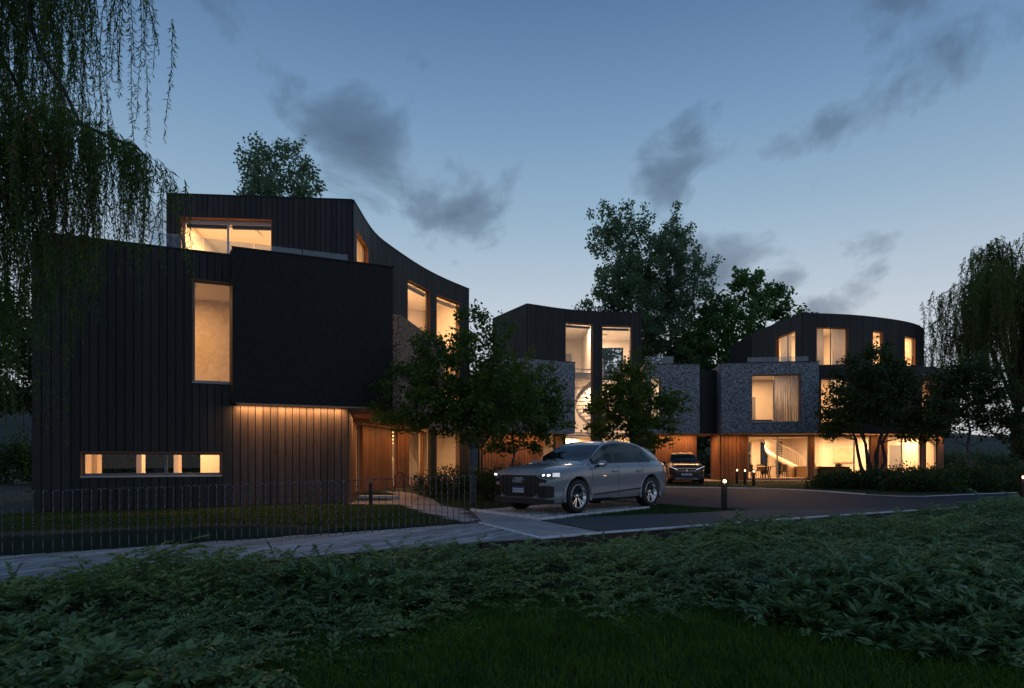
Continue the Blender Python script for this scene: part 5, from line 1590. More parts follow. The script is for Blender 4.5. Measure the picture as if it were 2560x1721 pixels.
def limb_path(a, b, sag, r, k=5, jit=.035):
    a, b = np.array(a, float), np.array(b, float)
    pts = []
    for i in range(k + 1):
        t = i / k
        p = a + (b - a) * t
        p[2] += sag * math.sin(math.pi * t) * np.linalg.norm(b - a)
        if 0 < i < k: p += r.normal(size=3) * np.linalg.norm(b - a) * jit
        pts.append(p)
    return pts
def tree(label, base, h_trunk, r_trunk, lobes, ncl, nleaf, ls, rc, leaf, bark, seed, name='tree', group=None, stems=1, wid=.38, hollow=.45, droop=.35, flat=.75, tilt=(0, 0), twigs=True, label_cat='tree'):
    r = np.random.default_rng(seed)
    t = thing(name, label, label_cat, base, 0, group)
    b = MB()
    cs = []
    vol = np.array([l[3] * l[4] * l[5] for l in lobes]) ** .7
    pick = r.choice(len(lobes), ncl, p=vol / vol.sum())
    tops = []
    for s in range(stems):
        a = 2 * math.pi * s / max(stems, 1) + .5
        k = 0 if stems == 1 else .07
        zt = max(l[2] + l[5] * .55 for l in lobes)
        ex = np.array([np.average([l[0] for l in lobes]) * .6 + math.cos(a) * 1.7 * (stems > 1), np.average([l[1] for l in lobes]) * .6 + math.sin(a) * 1.3 * (stems > 1), zt * (1 if stems == 1 else r.uniform(.6, .95))])
        p = limb_path((math.cos(a) * k, math.sin(a) * k, -.15), ex, 0.0, r, 9, .012)
        rad = [r_trunk * (1.25 if i == 0 else 1) * (1 - .93 * (i / 9) ** .8) + .006 for i in range(10)]
        b.tube(p, rad, 8)
        tops.append((p, rad))
    tr = b.build('trunk', bark, t, smooth=True)
    tw = MB()
    limb_nodes = [(q, rd[i]) for p, rd in tops for i, q in enumerate(p) if q[2] > h_trunk * .8]
    for l in lobes:
        c = np.array(l[:3])
        below = [n for n in limb_nodes if n[0][2] < c[2] + .2 * l[5]] or limb_nodes[:1]
        nd = min(below, key=lambda n: np.linalg.norm(n[0] - c) + abs(n[0][2] - (c[2] - l[5] * .6)))
        p = limb_path(nd[0], c + np.array([0, 0, l[5] * .35]), .06, r, 6)
        rr = max(nd[1] * .55, r_trunk * .16)
        tw.tube(p, [rr * (1 - .85 * i / 6) for i in range(7)], 6)
        for i in range(1, 7): limb_nodes.append((p[i], rr * (1 - .85 * i / 6)))
    node_p = np.array([n[0] for n in limb_nodes])
    for k in range(ncl):
        l = lobes[pick[k]]
        d = unit(r.normal(size=3)); rad = r.uniform(hollow, 1.0) ** .6
        c = np.array(l[:3]) + d * rad * np.array(l[3:6]) * (1 + .12 * r.normal())
        if c[2] < h_trunk * .85: c[2] = h_trunk * .85 + r.uniform(0, .3)
        cs.append(c)
        if twigs:
            i = np.argmin(np.linalg.norm(node_p - c, axis=1) + np.maximum(0, node_p[:, 2] - c[2]) * 1.5)
            tw.tube(limb_path(node_p[i], c, .05, r, 3), [limb_nodes[i][1] * .4 + .004, limb_nodes[i][1] * .25 + .004, .005, .003], 4, False)
    tw.build('branches', bark, t, smooth=True)
    cs = np.array(cs)
    ax = unit(cs - np.array([0, 0, np.mean(cs[:, 2]) * .8])) * rc * 1.1                    # clumps stretch outwards along their twig
    pos = np.repeat(cs, nleaf, 0) + unit(r.normal(size=(ncl * nleaf, 3))) * (r.uniform(0, 1, (ncl * nleaf, 1)) ** .6) * rc * 1.45 * np.array([1, 1, flat]) + np.repeat(ax, nleaf, 0) * r.uniform(-1, 1, (ncl * nleaf, 1))
    d = r.normal(size=pos.shape) * np.array([1, 1, .6]); d[:, 2] -= droop
    V, F = leaf_quads(pos, d, ls * r.uniform(.65, 1.3, len(pos)), wid * r.uniform(.8, 1.2, len(pos)), seed)
    np_mesh('crown', V, F, leaf, t)
    return t
def blob(label, base, lobes, ncl, nleaf, ls, rc, leaf, seed, name='shrub', group=None, cat='shrub', wid=.36):
    """shrub: leaf clumps on short stems"""
    r = np.random.default_rng(seed)
    t = thing(name, label, cat, base, 0, group)
    vol = np.array([l[3] * l[4] for l in lobes]); pick = r.choice(len(lobes), ncl, p=vol / vol.sum())
    L_ = np.array(lobes)[pick]
    d = unit(r.normal(size=(ncl, 3))); d[:, 2] = np.abs(d[:, 2])
    c = L_[:, :3] + d * (r.uniform(.35, 1.0, (ncl, 1)) ** .5) * L_[:, 3:6] * (1 + .10 * r.normal(size=(ncl, 1)))
    c[:, 2] = np.maximum(c[:, 2], .05)
    st = MB()
    for k in range(0, ncl, max(1, ncl // 40)):
        st.tube([(L_[k, 0] * .8 + c[k, 0] * .2, L_[k, 1] * .8 + c[k, 1] * .2, -.05), tuple((L_[k, :3] + c[k]) / 2), tuple(c[k])], [.018, .011, .004], 4, False)
    st.build('stems', M['bark'], t)
    pos = np.repeat(c, nleaf, 0) + r.normal(size=(ncl * nleaf, 3)) * rc
    pos[:, 2] = np.maximum(pos[:, 2], .02)
    dd = unit(pos - np.repeat(L_[:, :3], nleaf, 0)) + r.normal(size=pos.shape) * .7
    V, F = leaf_quads(pos, dd, ls * r.uniform(.65, 1.3, len(pos)), wid, seed)
    np_mesh('foliage', V, F, leaf, t)
    return t
# --- street trees
SG = 'young street trees by the drive'
tree('young tree with pale trunk between the railing end and the grey car', (-1.04, 16.9, 0), 1.7, .065,
     [(-1.5, 0, 2.85, 1.45, 1.3, .95), (-.35, 0, 3.55, 1.5, 1.2, 1.15), (.65, .1, 3.0, 1.35, 1.2, 1.0), (.1, 0, 2.7, 1.5, 1.2, .8), (0, 0, 4.6, .62, .6, .85), (-1.0, .2, 4.05, .7, .7, .6), (.75, 0, 4.7, .38, .4, .55), (-.1, 0, 2.3, 1.2, 1.1, .55), (-1.8, -.1, 2.35, .8, .8, .4)],
     480, 40, .095, .15, M['leaf'], M['bark_pale'], 3, group=SG)
tree('smaller tree right behind the bonnet of the grey car', (-.05, 22.2, 0), 1.5, .06,
     [(.2, 0, 3.0, 1.5, 1.3, 1.05), (1.1, 0, 3.5, 1.0, 1.0, .95), (-.5, 0, 3.6, 1.1, 1.1, 1.0), (.5, 0, 4.4, .9, .9, .7), (1.3, .1, 2.6, .8, .8, .6), (-.6, 0, 2.0, .9, .9, .45), (.9, 0, 1.95, .8, .8, .35)],
     290, 40, .11, .16, M['leaf'], M['bark_pale'], 5, group=SG)
tree('tree behind the roof of the grey car before the tall stair windows', (4.75, 25.0, 0), 1.9, .07,
     [(0, 0, 3.4, 1.3, 1.3, 1.2), (-.9, 0, 2.9, 1.1, 1.1, .8), (1.0, 0, 3.1, 1.2, 1.1, .75), (.2, 0, 4.7, .75, .8, .85), (-.35, 0, 4.3, .8, .8, .7), (1.7, 0, 3.6, .55, .6, .5), (-1.3, 0, 3.7, .35, .4, .35), (.6, 0, 2.3, 1.1, 1.0, .5)],
     290, 40, .12, .17, M['leaf'], M['bark_pale'], 8, group=SG)
tree('dark many stemmed tree in front of the right hand house', (17.4, 30.3, 0), 1.1, .10,
     [(0, 0, 4.2, 1.9, 1.7, 1.5), (-1.2, 0, 3.9, 1.3, 1.3, 1.1), (1.3, 0, 3.9, 1.4, 1.3, 1.2), (-.3, 0, 5.6, 1.3, 1.2, 1.0), (.9, 0, 5.2, 1.1, 1.1, .9), (-1.6, 0, 2.9, .9, .9, .7), (1.9, 0, 2.7, .8, .8, .6), (.3, 0, 6.4, .7, .7, .6)],
     420, 44, .13, .22, M['leaf_dark'], M['bark'], 12, stems=6, group=SG)
tree('dark spreading tree at the right beside the many stemmed one', (22.3, 30.5, 0), 1.8, .10,
     [(0, 0, 4.2, 1.8, 1.6, 1.4), (-1.6, 0, 3.6, 1.3, 1.2, 1.0), (1.7, 0, 3.9, 1.5, 1.4, 1.2), (.2, 0, 5.4, 1.3, 1.2, .9), (-1.0, 0, 5.0, .9, .9, .8), (1.6, 0, 2.8, 1.1, 1.0, .6), (-1.5, 0, 2.6, 1.0, 1.0, .5)],
     380, 44, .13, .22, M['leaf_dark'], M['bark_pale'], 14, group=SG)
# --- trees behind the houses
BG = 'tall trees behind the houses'
def tall(label, base, H, rx, seed, leaf, ncl, ls, rc, h0=6.0, spire=True, extra=()):
    r = np.random.default_rng(seed)
    lobes = []
    n = 11
    for i in range(n):
        t = i / (n - 1)
        z = h0 + (H - h0) * (.06 + .86 * t)
        w = rx * (math.sin(math.pi * (.16 + .66 * t)) ** .7)
        for k in range(3):
            a = r.uniform(0, 6.28); q = w * .55
            lobes.append((math.cos(a) * q, math.sin(a) * q, z + r.normal() * .5, w * .55, w * .55, (H - h0) * .10))
    lobes.append((0, 0, H - .6, rx * .16, rx * .16, 1.2))
    return tree(label, base, h0 * .9, .22, lobes + list(extra), ncl, 40, ls, rc, leaf, M['bark'], seed, group=BG, hollow=.3, wid=.42)
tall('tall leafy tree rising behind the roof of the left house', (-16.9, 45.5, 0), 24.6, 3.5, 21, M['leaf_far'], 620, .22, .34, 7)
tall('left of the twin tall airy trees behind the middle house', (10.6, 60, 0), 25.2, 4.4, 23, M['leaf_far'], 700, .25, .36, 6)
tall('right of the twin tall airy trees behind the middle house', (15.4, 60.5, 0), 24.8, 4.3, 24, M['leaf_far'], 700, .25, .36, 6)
tree('broad bright green tree behind the gap between middle and right houses', (21.4, 58, 0), 4.0, .30,
     [(0, 0, 13, 4.5, 4, 3.2), (-3.2, 0, 11, 3.6, 3.4, 3.0), (3.4, 0, 11.5, 3.8, 3.4, 2.6), (.2, 0, 17.2, 1.7, 1.7, 1.9), (-2.4, 0, 15.2, 1.8, 1.8, 1.6), (2.7, 0, 15.8, 2.0, 1.9, 1.6), (5.2, 0, 13.6, 2.0, 1.9, 1.4), (-4.4, 0, 8, 3, 3, 2.4), (0, 0, 8.2, 5, 4, 2.8), (5.0, 0, 8.5, 3.5, 3, 2.4), (7.2, 0, 11.4, 1.4, 1.4, .9)],
     800, 38, .29, .40, M['leaf_maple'], M['bark'], 31, group=BG, wid=.5)
tree('dark tree low behind the middle house', (13.2, 55, 0), 2.0, .2, [(0, 0, 6.0, 4.0, 3, 2.6), (-3.5, 0, 5.0, 3.0, 2.5, 2.2), (3.5, 0, 5.0, 3.0, 2.5, 2.2), (0, 0, 3, 4.5, 3, 1.8)], 360, 30, .42, .55, M['leaf_dark'], M['bark'], 33, group=BG)
tree('tree with fine leaves at the left edge behind the house', (-25.6, 30.5, 0), 3.0, .16, [(0, 0, 7.2, 3.2, 3, 2.4), (1.0, 0, 5.2, 2.4, 2.4, 1.5), (-1.5, 0, 8.6, 2.6, 2.6, 1.6), (1.6, 0, 4.1, 1.3, 1.3, .6)], 420, 34, .20, .34, M['leaf_dark'], M['bark'], 35, group=BG)
# --- willows
def willow(label, base, limbs, strands, leaf_l, leaf_w, step, seed, bark, trunk, rust=()):
    r = np.random.default_rng(seed)
    t = thing('willow_tree', label, 'willow tree', base, 0, 'weeping willows')
    b = MB(); b.tube(trunk[0], trunk[1], 10); b.build('trunk', bark, t, smooth=True)
    b = MB()
    for p, ra in limbs: b.tube(p, ra, 6)
    b.build('branches', bark, t, smooth=True)
    P, D, S, SP = [], [], [], []
    stems = MB()
    for (x, y, z, L, sway) in strands:
        n = max(4, int(L / step))
        tt = np.linspace(0, 1, n)
        ph = r.uniform(0, 6.28, 2); am = r.uniform(.01, .05, 2) * L
        out = r.normal(size=2) * .10 * L + np.array(sway) * L
        px = x + out[0] * (1 - np.exp(-2.2 * tt)) + am[0] * np.sin(tt * 4.2 + ph[0])
        py = y + out[1] * (1 - np.exp(-2.2 * tt)) + am[1] * np.sin(tt * 4.2 + ph[1])
        pz = z - L * (tt - .13 * np.sin(tt * 3.14) * r.uniform(0, 1))
        pts = np.stack([px, py, pz], -1)
        sub = pts[::max(1, n // 6)]
        stems.tube([tuple(q) for q in sub], [.0035 * (leaf_l / .09)] * len(sub), 3, False)
        for rep in range(2):
            q = pts + r.normal(size=pts.shape) * .006
            d = r.normal(size=pts.shape); d[:, 2] = -abs(d[:, 2]) * .6 - .75
            P.append(q); D.append(d); S.append(leaf_l * r.uniform(.6, 1.25, n) * (1 - .35 * tt))
    stems.build('twigs', bark, t)
    P, D, S = np.concatenate(P), np.concatenate(D), np.concatenate(S)
    V, F = leaf_quads(P, D, S, leaf_w, seed, .2)
    rs_ = np.zeros(len(P), bool)
    for (ax, ay, az_, rr) in rust: rs_ |= (np.abs(P[:, 0] - ax) < rr) & (np.abs(P[:, 2] - az_) < rr * 3.2) & (r.uniform(0, 1, len(P)) < .35)
    np_mesh('crown', V, F[~rs_], M['leaf_willow'], t)
    if rs_.any(): np_mesh('withered_leaves', V.reshape(-1, 4, 3)[rs_].reshape(-1, 3), np.arange(4 * rs_.sum()).reshape(-1, 4), M['leaf_rust'], t)
    return t
r = np.random.default_rng(5)
st = []
for i in range(215):                           # hanging from above the frame
    x = -7.9 + 2.35 * r.beta(.8, 1.35)
    zt = 9.0 + r.uniform(-.5, .6)
    k = (x + 7.9) / 2.3
    st.append((x, 9.0 + r.normal() * .7, zt, (2.2 + 1.6 * (1 - k)) * r.uniform(.55, 1.1), (0, 0)))
for i in range(280):                           # from the long branch
    k = r.uniform(0, 1) ** 1.25
    x = -7.9 + 2.75 * k
    z = float(np.interp(x, [-7.9, -6.8, -6.2, -5.66, -5.2], [5.95, 6.15, 6.05, 5.82, 5.55]))
    st.append((x, 9.0 + r.normal() * .45, z + r.normal() * .08, (3.6 - 2.2 * k) * r.uniform(.45, 1.05), (.03, 0)))
for i in range(110):                           # dense left edge
    x = -8.2 + 1.15 * r.uniform(0, 1)
    st.append((x, 9.2 + r.normal() * .7, r.uniform(4.0, 7.4), r.uniform(1.2, 3.2), (0, 0)))
WB = (-11.6, 10.4, 0)
def wl(p): return [(a - WB[0], b - WB[1], c) for a, b, c in p]
willow('weeping willow hanging into the picture at the left before the house', WB,
       [(wl([(-11.4, 10.4, 6.2), (-10, 10, 8.4), (-8.2, 9.3, 9.2), (-7.05, 9, 7.95), (-6.8, 9, 7.1), (-6.45, 9, 6.55), (-6.18, 9, 5.98)]), [.10, .09, .07, .035, .03, .025, .018]),
        (wl([(-11.4, 10.4, 4.5), (-9.5, 9.8, 5.4), (-7.9, 9.1, 5.9), (-6.8, 9, 6.12), (-6.2, 9, 6.04), (-5.66, 9, 5.8), (-5.4, 9, 5.72), (-5.18, 9, 5.48)]), [.11, .08, .045, .034, .030, .024, .018, .009]),
        (wl([(-8.8, 9.4, 8.6), (-7.5, 9.1, 7.2), (-6.9, 9.05, 6.2), (-6.75, 9, 5.6)]), [.05, .035, .02, .01]),
        (wl([(-7.9, 9.2, 6.1), (-7.2, 9.1, 5.7), (-6.8, 9, 5.1), (-6.6, 9, 4.4)]), [.03, .022, .016, .008]),
        (wl([(-9.5, 9.6, 7.8), (-8.4, 9.2, 9.6), (-7.0, 9, 9.5), (-6.0, 9, 9.0)]), [.06, .05, .035, .02])],
       [(a - WB[0], b - WB[1], c, d, e) for a, b, c, d, e in st], .125, .085, .040, 41, M['bark'],
       (wl([(-11.6, 10.4, -.6), (-11.6, 10.4, 2), (-11.5, 10.4, 4.5), (-11.4, 10.4, 6.4), (-11.2, 10.3, 8)]), [.42, .34, .28, .2, .12]), rust=[(-6.15 - WB[0], 0, 5.2, .16), (-6.35 - WB[0], 0, 4.6, .12)])
st = []
WR_ = (36.4, 45.0, 0)
lim = []
for k in range(30):                            # umbrella of arching limbs
    a = r.uniform(0, 6.28); rad = r.uniform(1.5, 7.2); top = 17.2 - .105 * rad ** 2 + r.normal() * .7
    ex, ey = math.cos(a) * rad, math.sin(a) * rad
    p = [(0, 0, 4.5), (ex * .25, ey * .25, 4.5 + (top - 4.5) * .7), (ex * .65, ey * .65, top), (ex, ey, top - .8 - rad * .08)]
    lim.append((p, [.12, .07, .04, .015]))
    for q in range(34):
        tt = r.uniform(.45, 1.05); x = ex * tt; y = ey * tt
        z = float(np.interp(tt, [.25, .65, 1.05], [p[1][2], top, p[3][2]]))
        st.append((x + r.normal() * .45, y + r.normal() * .45, z, r.uniform(2.5, 7.5) * (.8 + .35 * (rad < 5)), (0, 0)))
willow('large weeping willow at the right behind the rounded house', WR_, lim, st, .36, .10, .17, 43, M['bark_red'], ([(0, 0, -.3), (.1, 0, 1.5), (0, 0, 3), (0, 0, 4.7)], [.75, .55, .48, .4]))
# --- shrubs
HG = 'shrubs round the houses'
blob('loose shrub beside the entrance path behind the railing', (-1.9, 20.6, 0), [(0, 0, .2, .75, .6, .75), (-.7, .3, .2, .6, .5, .6), (.7, .2, .2, .7, .6, .7), (1.3, .6, .2, .5, .5, .8)], 200, 26, .07, .10, M['leaf_dark'], 51, group=HG)
blob('shrub between the tree trunk and the front of the grey car', (.0, 19.2, 0), [(0, 0, .2, .8, .7, .75), (-.7, 0, .2, .6, .6, .6), (.6, .4, .1, .6, .6, .6)], 190, 26, .07, .10, M['leaf_dark'], 52, group=HG)
hx_ = [(14.6, 27.4, .55, 1.3), (16.6, 26.6, .75, 1.5), (18.9, 26.4, .8, 1.6), (21.2, 27.0, .75, 1.6), (23.4, 28.0, .8, 1.6), (16.2, 24.6, .6, 1.3), (18.4, 25.0, .7, 1.5), (20.8, 25.4, .65, 1.5), (23.2, 26.4, .7, 1.6), (25.6, 28.6, .8, 1.7)]
wh = ['low', 'rounded']
names_ = ['leftmost shrub of the bed before the big ground floor window', 'shrub left of the base of the many stemmed tree', 'shrub right of the base of the many stemmed tree', 'shrub between the two dark trees on the right', 'shrub under the dark spreading tree',
          'low shrub at the left front corner of the right hand bed', 'low front shrub before the many stemmed tree', 'low front shrub in the middle of the right hand bed', 'low front shrub before the dark spreading tree', 'rightmost shrub of the right hand bed']
for k, (x, y, hh, w) in enumerate(hx_):
    blob(names_[k], (x, y, 0), [(0, 0, .1, w, w * .8, hh), (w * .6, .2, .1, w * .6, w * .6, hh * .85), (-w * .6, .1, .1, w * .6, w * .6, hh * .8)], 210, 26, .10, .14, M['leaf_dark'], 60 + k, group=HG)
for k, (x, y, w, hh, lab) in enumerate([(-24.5, 33, 3.4, 2.0, 'hedge at the left edge beyond the lawn'), (-19.5, 34.5, 3.4, 1.9, 'hedge seen through the slit window'), (-15.5, 37.5, 3.2, 1.9, 'hedge behind the left house'),
                                        (15.2, 50.5, 3.0, 1.5, 'bushy hedge seen through the passage and the dining room'), (20.5, 51, 3.2, 2.4, 'bushy hedge behind the stairs of the right hand house'), (31, 42, 3.0, 1.6, 'hedge right of the rounded house'), (37, 39, 3.2, 1.5, 'hedge under the large willow')]):
    blob(lab, (x, y, 0), [(0, 0, .2, w, 1.0, hh), (w * .6, .3, .2, w * .6, 1.0, hh * .9), (-w * .6, -.2, .2, w * .6, 1.0, hh * .95)], 300, 26, .16, .22, M['leaf_dark'] if x < 0 else M['leaf_far'], 80 + k, name='hedge', group='hedges', cat='hedge')
for k, (x, y, hh, rr, lab) in enumerate([(12.9, 52.0, 6.5, 2.4, 'tree seen through the passage'), (-13.5, 47, 6, 3, 'tree hidden low behind the left house'), (33.5, 37.5, 5.0, 2.4, 'dark tree below the large willow')]):
    if k == 1: continue
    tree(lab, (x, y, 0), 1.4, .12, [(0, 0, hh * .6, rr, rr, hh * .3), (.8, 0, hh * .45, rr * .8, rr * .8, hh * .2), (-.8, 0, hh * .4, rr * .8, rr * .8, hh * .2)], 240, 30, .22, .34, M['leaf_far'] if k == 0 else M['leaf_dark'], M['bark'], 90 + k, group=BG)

# --- ground cover in front: arching sprays of paired leaves
def sprays(poly, dens, seed, length=(.26, .5), leaf=.078, wid=.24, pairs=11, hfun=None, lean=None, gaps=False, elev=(.1, .75)):
    r = np.random.default_rng(seed)
    xs = [p[0] for p in poly]; ys = [p[1] for p in poly]
    area = (max(xs) - min(xs)) * (max(ys) - min(ys))
    n = int(area * dens)
    x = r.uniform(min(xs), max(xs), n); y = r.uniform(min(ys), max(ys), n)
    k = in_poly(x, y, poly)
    x, y = x[k], y[k]; n = len(x)
    if gaps:
        k = (vnoise(x, y, 2.2, 23) + .5 * vnoise(x, y, 5.5, 29)) > -.52
        x, y = x[k], y[k]; n = len(x)
    ed = poly_dist(x, y, poly)
    gz = ground_z(x, y)
    bump = .5 + .5 * vnoise(x, y, 1.15, 9)
    hgt = hfun(x, y, ed, bump)
    z0 = gz + hgt * r.uniform(.45, 1.0, n)
    az = r.uniform(0, 6.28, n)
    if lean is not None:
        az = np.where(r.uniform(0, 1, n) < .6, lean + r.normal(size=n) * .8, az)
    el = r.uniform(*elev, n)
    L = r.uniform(*length, n)
    m = pairs
    tt = (np.arange(m) + .6) / m
    h = np.stack([np.cos(az), np.sin(az)], -1)
    ex = L[:, None] * tt[None]                                   # along the stem
    px = x[:, None] + h[:, 0:1] * ex * np.cos(el)[:, None]; py = y[:, None] + h[:, 1:2] * ex * np.cos(el)[:, None]
    pz = z0[:, None] + ex * np.sin(el)[:, None] - .55 * ex ** 2 / L[:, None] * r.uniform(.3, 1.0, n)[:, None]
    pz = np.maximum(pz, gz[:, None] + .02)
    P = np.stack([px, py, pz], -1)
    T = np.gradient(P, axis=1); T = unit(T)
    side = np.stack([-h[:, 1], h[:, 0], np.zeros(n)], -1)[:, None, :]
    pos, dirs, sz = [], [], []
    base = leaf * r.uniform(.75, 1.3, n)[:, None] * (1 - .45 * np.abs(tt[None] - .45)) 
    for s in (1, -1):
        d = T * r.uniform(.35, .9, (n, m, 1)) + side * s * r.uniform(.7, 1.1, (n, m, 1)) + np.array([0, 0, 1.0]) * r.uniform(-.25, .5, (n, m, 1))
        pos.append(P.reshape(-1, 3)); dirs.append(d.reshape(-1, 3)); sz.append((base * r.uniform(.8, 1.2, (n, m))).ravel())
    pos.append(P[:, -1]); dirs.append(T[:, -1]); sz.append(base[:, -1] * 1.1)
    pos, dirs, sz = np.concatenate(pos), np.concatenate(dirs), np.concatenate(sz)
    return leaf_quads(pos, dirs, sz, wid, seed, .3, up=np.array([0, 0, 1.0]))
COVER = [(-7.4, 5.4), (-6.3, 6.62), (-3.4, 7.95), (.36, 9.5), (1.6, 10.3), (3.0, 11.1), (6.6, 13.25), (10.2, 15.2), (14, 17.25), (20, 20.3), (20, 16), (12, 10.5), (7.5, 6.6), (4.7, 4.55), (3.4, 4.5), (2.7, 5.15), (2.25, 5.75), (2.3, 6.8), (1.5, 6.0),
         (.6, 5.75), (.14, 6.5), (-.7, 5.75), (-1.15, 4.8), (-1.3, 4.3), (-1.75, 5.2), (-2.0, 4.6), (-1.55, 3.6), (-1.9, 3.3), (-2.6, 3.3), (-5.0, 3.3)]
def cover_h(x, y, ed, b):
    base = np.clip(ed / .55, .25, 1)
    b = np.clip(b * 1.25 - .15 + .18 * vnoise(x, y, 2.6, 17), 0, 1.1)
    lim = np.where(x > 2.0, .42, .40)
    md = sum(hh * np.exp(-((x - mx) ** 2 + (y - my) ** 2) / (rr * rr)) for mx, my, rr, hh in ((-1.3, 7.6, .8, .26), (.9, 7.4, .7, .22), (3.5, 8.8, 1.0, .30), (6.0, 10.2, 1.3, .34), (-3.5, 6.3, .8, .2), (4.7, 6.3, .9, .26), (9.2, 12.6, 1.4, .32), (-4.6, 5.0, .7, .22), (2.0, 7.0, .5, .2), (7.4, 8.4, 1.1, .3), (12.5, 15, 1.4, .3)))
    bk = np.interp(x, [p[0] for p in BANK], [p[1] for p in BANK]) - y          # lower towards the paving edge
    return base * (.10 + lim * .8 * b + md) * np.clip(np.where(x > 2.4, .62, .38) + bk / 3.0, .38, 1)
V1, F1 = sprays(COVER, 95, 101, (.34, .72), .062, .19, 19, hfun=cover_h, lean=.5, elev=(.0, .65), gaps=True)
Q = V1.reshape(-1, 4, 3); qc = Q[:, 0]
sel = (vnoise(qc[:, 0], qc[:, 1], 1.6, 31) + np.random.default_rng(8).normal(size=len(qc)) * .22) > .25
tip = np.random.default_rng(9).uniform(0, 1, len(qc)) < .012
def part_mesh(nm, k, m): return np_mesh(nm, Q[k].reshape(-1, 3), np.arange(4 * int(k.sum())).reshape(-1, 4), m)
M['leaf_cover2'] = leaf_mat('yellowish_cover_leaf', (.11, .19, .040), (.28, .37, .10), .3, .36, 2.2, .5, fine=26)
M['leaf_tip'] = leaf_mat('yellow_tip_leaf', (.30, .28, .04), (.42, .36, .06), .4, .4, 3, .3)
tag(part_mesh('ground_cover', ~sel & ~tip, M['leaf_cover']), 'mass of dark green creeping ground cover across the foreground', 'ground cover', kind='stuff')
tag(part_mesh('pale_ground_cover', sel & ~tip, M['leaf_cover2']), 'yellowish green patches within the foreground ground cover', 'ground cover', kind='stuff')
tag(part_mesh('yellow_leaf_tips', tip, M['leaf_tip']), 'scattered yellow leaf tips in the ground cover', 'ground cover', kind='stuff')
LANCE = [(2.15, 5.75), (2.7, 5.1), (3.4, 4.45), (4.6, 4.5), (5.6, 5.6), (4.6, 6.6), (3.0, 6.6)]
V2, F2 = sprays(LANCE, 120, 103, (.14, .26), .135, .13, 7, lambda x, y, ed, b: np.clip(ed / .4, .3, 1) * (.22 + .34 * b), elev=(.3, 1.2))
V3, F3 = sprays([(-2.9, 5.9), (-1.4, 5.5), (-.75, 6.0), (-.9, 6.9), (-2.4, 7.1)], 120, 104, (.14, .26), .125, .13, 7, lambda x, y, ed, b: np.clip(ed / .4, .3, 1) * (.2 + .34 * b), elev=(.3, 1.2))
V5, F5 = sprays([(-3.8, 3.2), (-1.55, 3.2), (-1.75, 3.9), (-2.6, 4.3), (-3.1, 5.1), (-4.6, 5.5), (-4.6, 4.2)], 110, 107, (.3, .5), .095, .23, 10, lambda x, y, ed, b: np.clip(ed / .4, .3, 1) * (.2 + .25 * b), lean=.6, elev=(.1, .7))
tag(np_mesh('near_ground_cover', V5, F5, M['leaf_cover']), 'larger leaved clump of ground cover in the bottom left corner', 'ground cover', kind='stuff')
tag(np_mesh('lance_leaved_cover', np.concatenate([V2, V3]), np.concatenate([F2, F3 + len(V2)]), M['leaf_lance']), 'clumps of longer lance shaped grey green leaves in the ground cover', 'ground cover', kind='stuff')
# upright shoots standing up against the boardwalk
V4, F4 = sprays([(-7.0, 5.9), (-6.2, 6.55), (-3.4, 7.85), (.3, 9.4), (1.5, 10.2), (1.4, 9.5), (-.6, 8.2), (-3.6, 7.0), (-6.0, 5.9)], 14, 105, (.28, .5), .06, .2, 14, lambda x, y, ed, b: .06 + .16 * b, elev=(.9, 1.45))
tag(np_mesh('upright_shoots', V4, F4, M['leaf_cover']), 'upright leafy shoots along the front of the boardwalk', 'ground cover', kind='stuff')
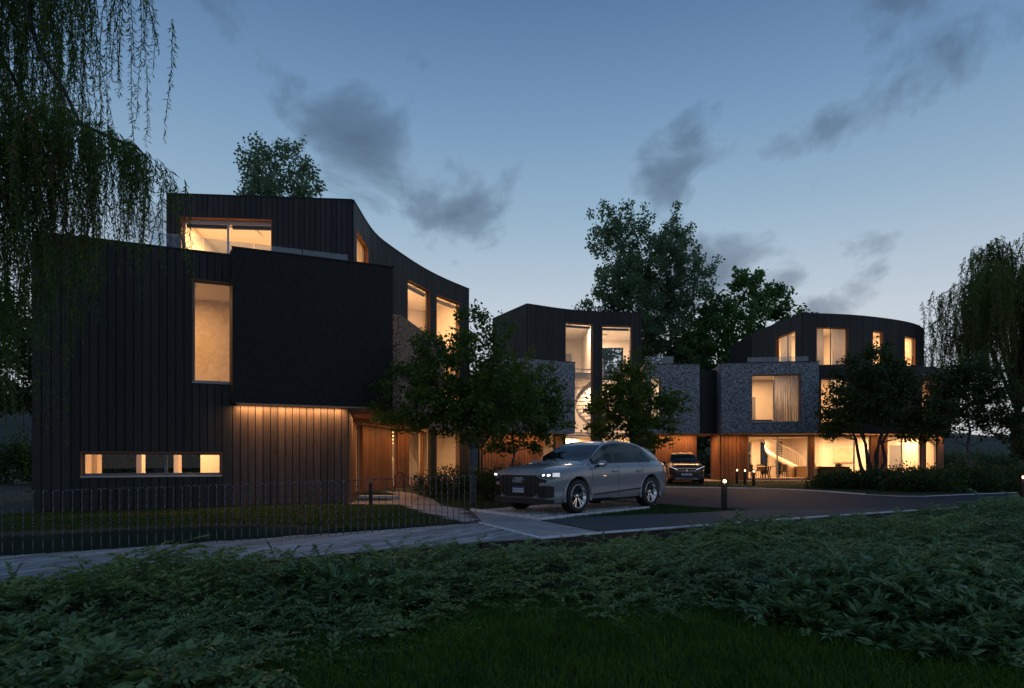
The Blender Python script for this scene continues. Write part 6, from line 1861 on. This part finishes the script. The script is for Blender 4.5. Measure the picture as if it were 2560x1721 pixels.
# --- grass
def grass(polys, dens, hgt, wid, seed):
    r = np.random.default_rng(seed)
    PX, PY = [], []
    for poly, k in polys:
        xs = [p[0] for p in poly]; ys = [p[1] for p in poly]
        n = int((max(xs) - min(xs)) * (max(ys) - min(ys)) * dens * k)
        x = r.uniform(min(xs), max(xs), n); y = r.uniform(min(ys), max(ys), n)
        q = in_poly(x, y, poly); PX.append(x[q]); PY.append(y[q])
    x, y = np.concatenate(PX), np.concatenate(PY); n = len(x)
    z = ground_z(x, y)
    a = r.uniform(0, 6.28, n); ln = r.uniform(.1, .9, n); hh = hgt * r.uniform(.5, 1.25, n)
    b2 = r.uniform(0, 6.28, n)
    w = np.stack([np.cos(b2), np.sin(b2), np.zeros(n)], -1) * (wid * r.uniform(.7, 1.3, n))[:, None]
    ld = np.stack([np.cos(a), np.sin(a), np.zeros(n)], -1)
    p0 = np.stack([x, y, z - .01], -1)
    p1 = p0 + ld * (hh * ln * .35)[:, None] + np.array([0, 0, 1]) * (hh * .6)[:, None]
    p2 = p0 + ld * (hh * ln)[:, None] + np.array([0, 0, 1]) * (hh * (1 - .25 * ln))[:, None]
    V = np.stack([p0 - w, p0 + w, p1 + w * .8, p1 - w * .8, p2], 1).reshape(-1, 3)
    i = np.arange(n)[:, None] * 5
    F = np.concatenate([np.concatenate([i, i + 1, i + 2], 1), np.concatenate([i, i + 2, i + 3], 1), np.concatenate([i + 3, i + 2, i + 4], 1)])
    return V, F
V, F = grass([([(-2.6, 3.2), (5.2, 3.2), (5.6, 4.8), (2.4, 7.2), (-1.6, 6.6)], 1.0)], 2300, .105, .0040, 201)
tag(np_mesh('near_lawn_grass', V, F, M['blade']), 'dark lawn grass at the bottom of the picture', 'grass', kind='stuff')
isl = [(.75, 12.75), (1.6, 13.42), (4.0, 14.33), (5.8, 15.35), (4.7, 16.4), (4.0, 17.4), (3.6, 16.2)]
front = [(-11.5, 13.6), (-9.5, 10.2), (-6.6, 11.4), (-5.4, 12.0), (-4.2, 11.7), (-2.9, 11.0), (-.95, 12.25), (-1.9, 14.0), (-2.65, 15.9), (-3.1, 17.0), (-4.6, 17.25), (-11.2, 14.4)]
mid = [(-1.0, 15.2), (2.0, 19.0), (1.2, 24), (.8, 29), (-2.4, 31), (-3.5, 23), (-1.9, 17.2)]
ent = [(-4.7, 19.0), (-3.75, 19.0), (-3.75, 20.2), (-4.1, 22.0), (-5.3, 24), (-5.6, 23)]
farl = [(6.9, 28.6), (10.4, 27.2), (11.8, 25.7), (12.5, 22.2), (14, 21.1), (19, 23.6), (30, 29), (27, 36), (13, 36.2), (9, 35), (2.0, 33), (1.2, 29.2)]
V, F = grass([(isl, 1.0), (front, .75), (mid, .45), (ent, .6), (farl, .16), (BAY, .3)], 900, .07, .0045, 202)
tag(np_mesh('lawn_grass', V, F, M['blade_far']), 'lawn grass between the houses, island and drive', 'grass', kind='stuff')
V, F = grass([([(.7, 9.55), (1.6, 10.28), (3, 11.1), (6.5, 13.2), (6.6, 13.0), (3, 10.7), (.8, 9.2)], 1.0)], 170, .30, .006, 203)
tag(np_mesh('tuft_grass', V, F, M['blade']), 'tufts of taller grass along the road edge', 'grass', kind='stuff')
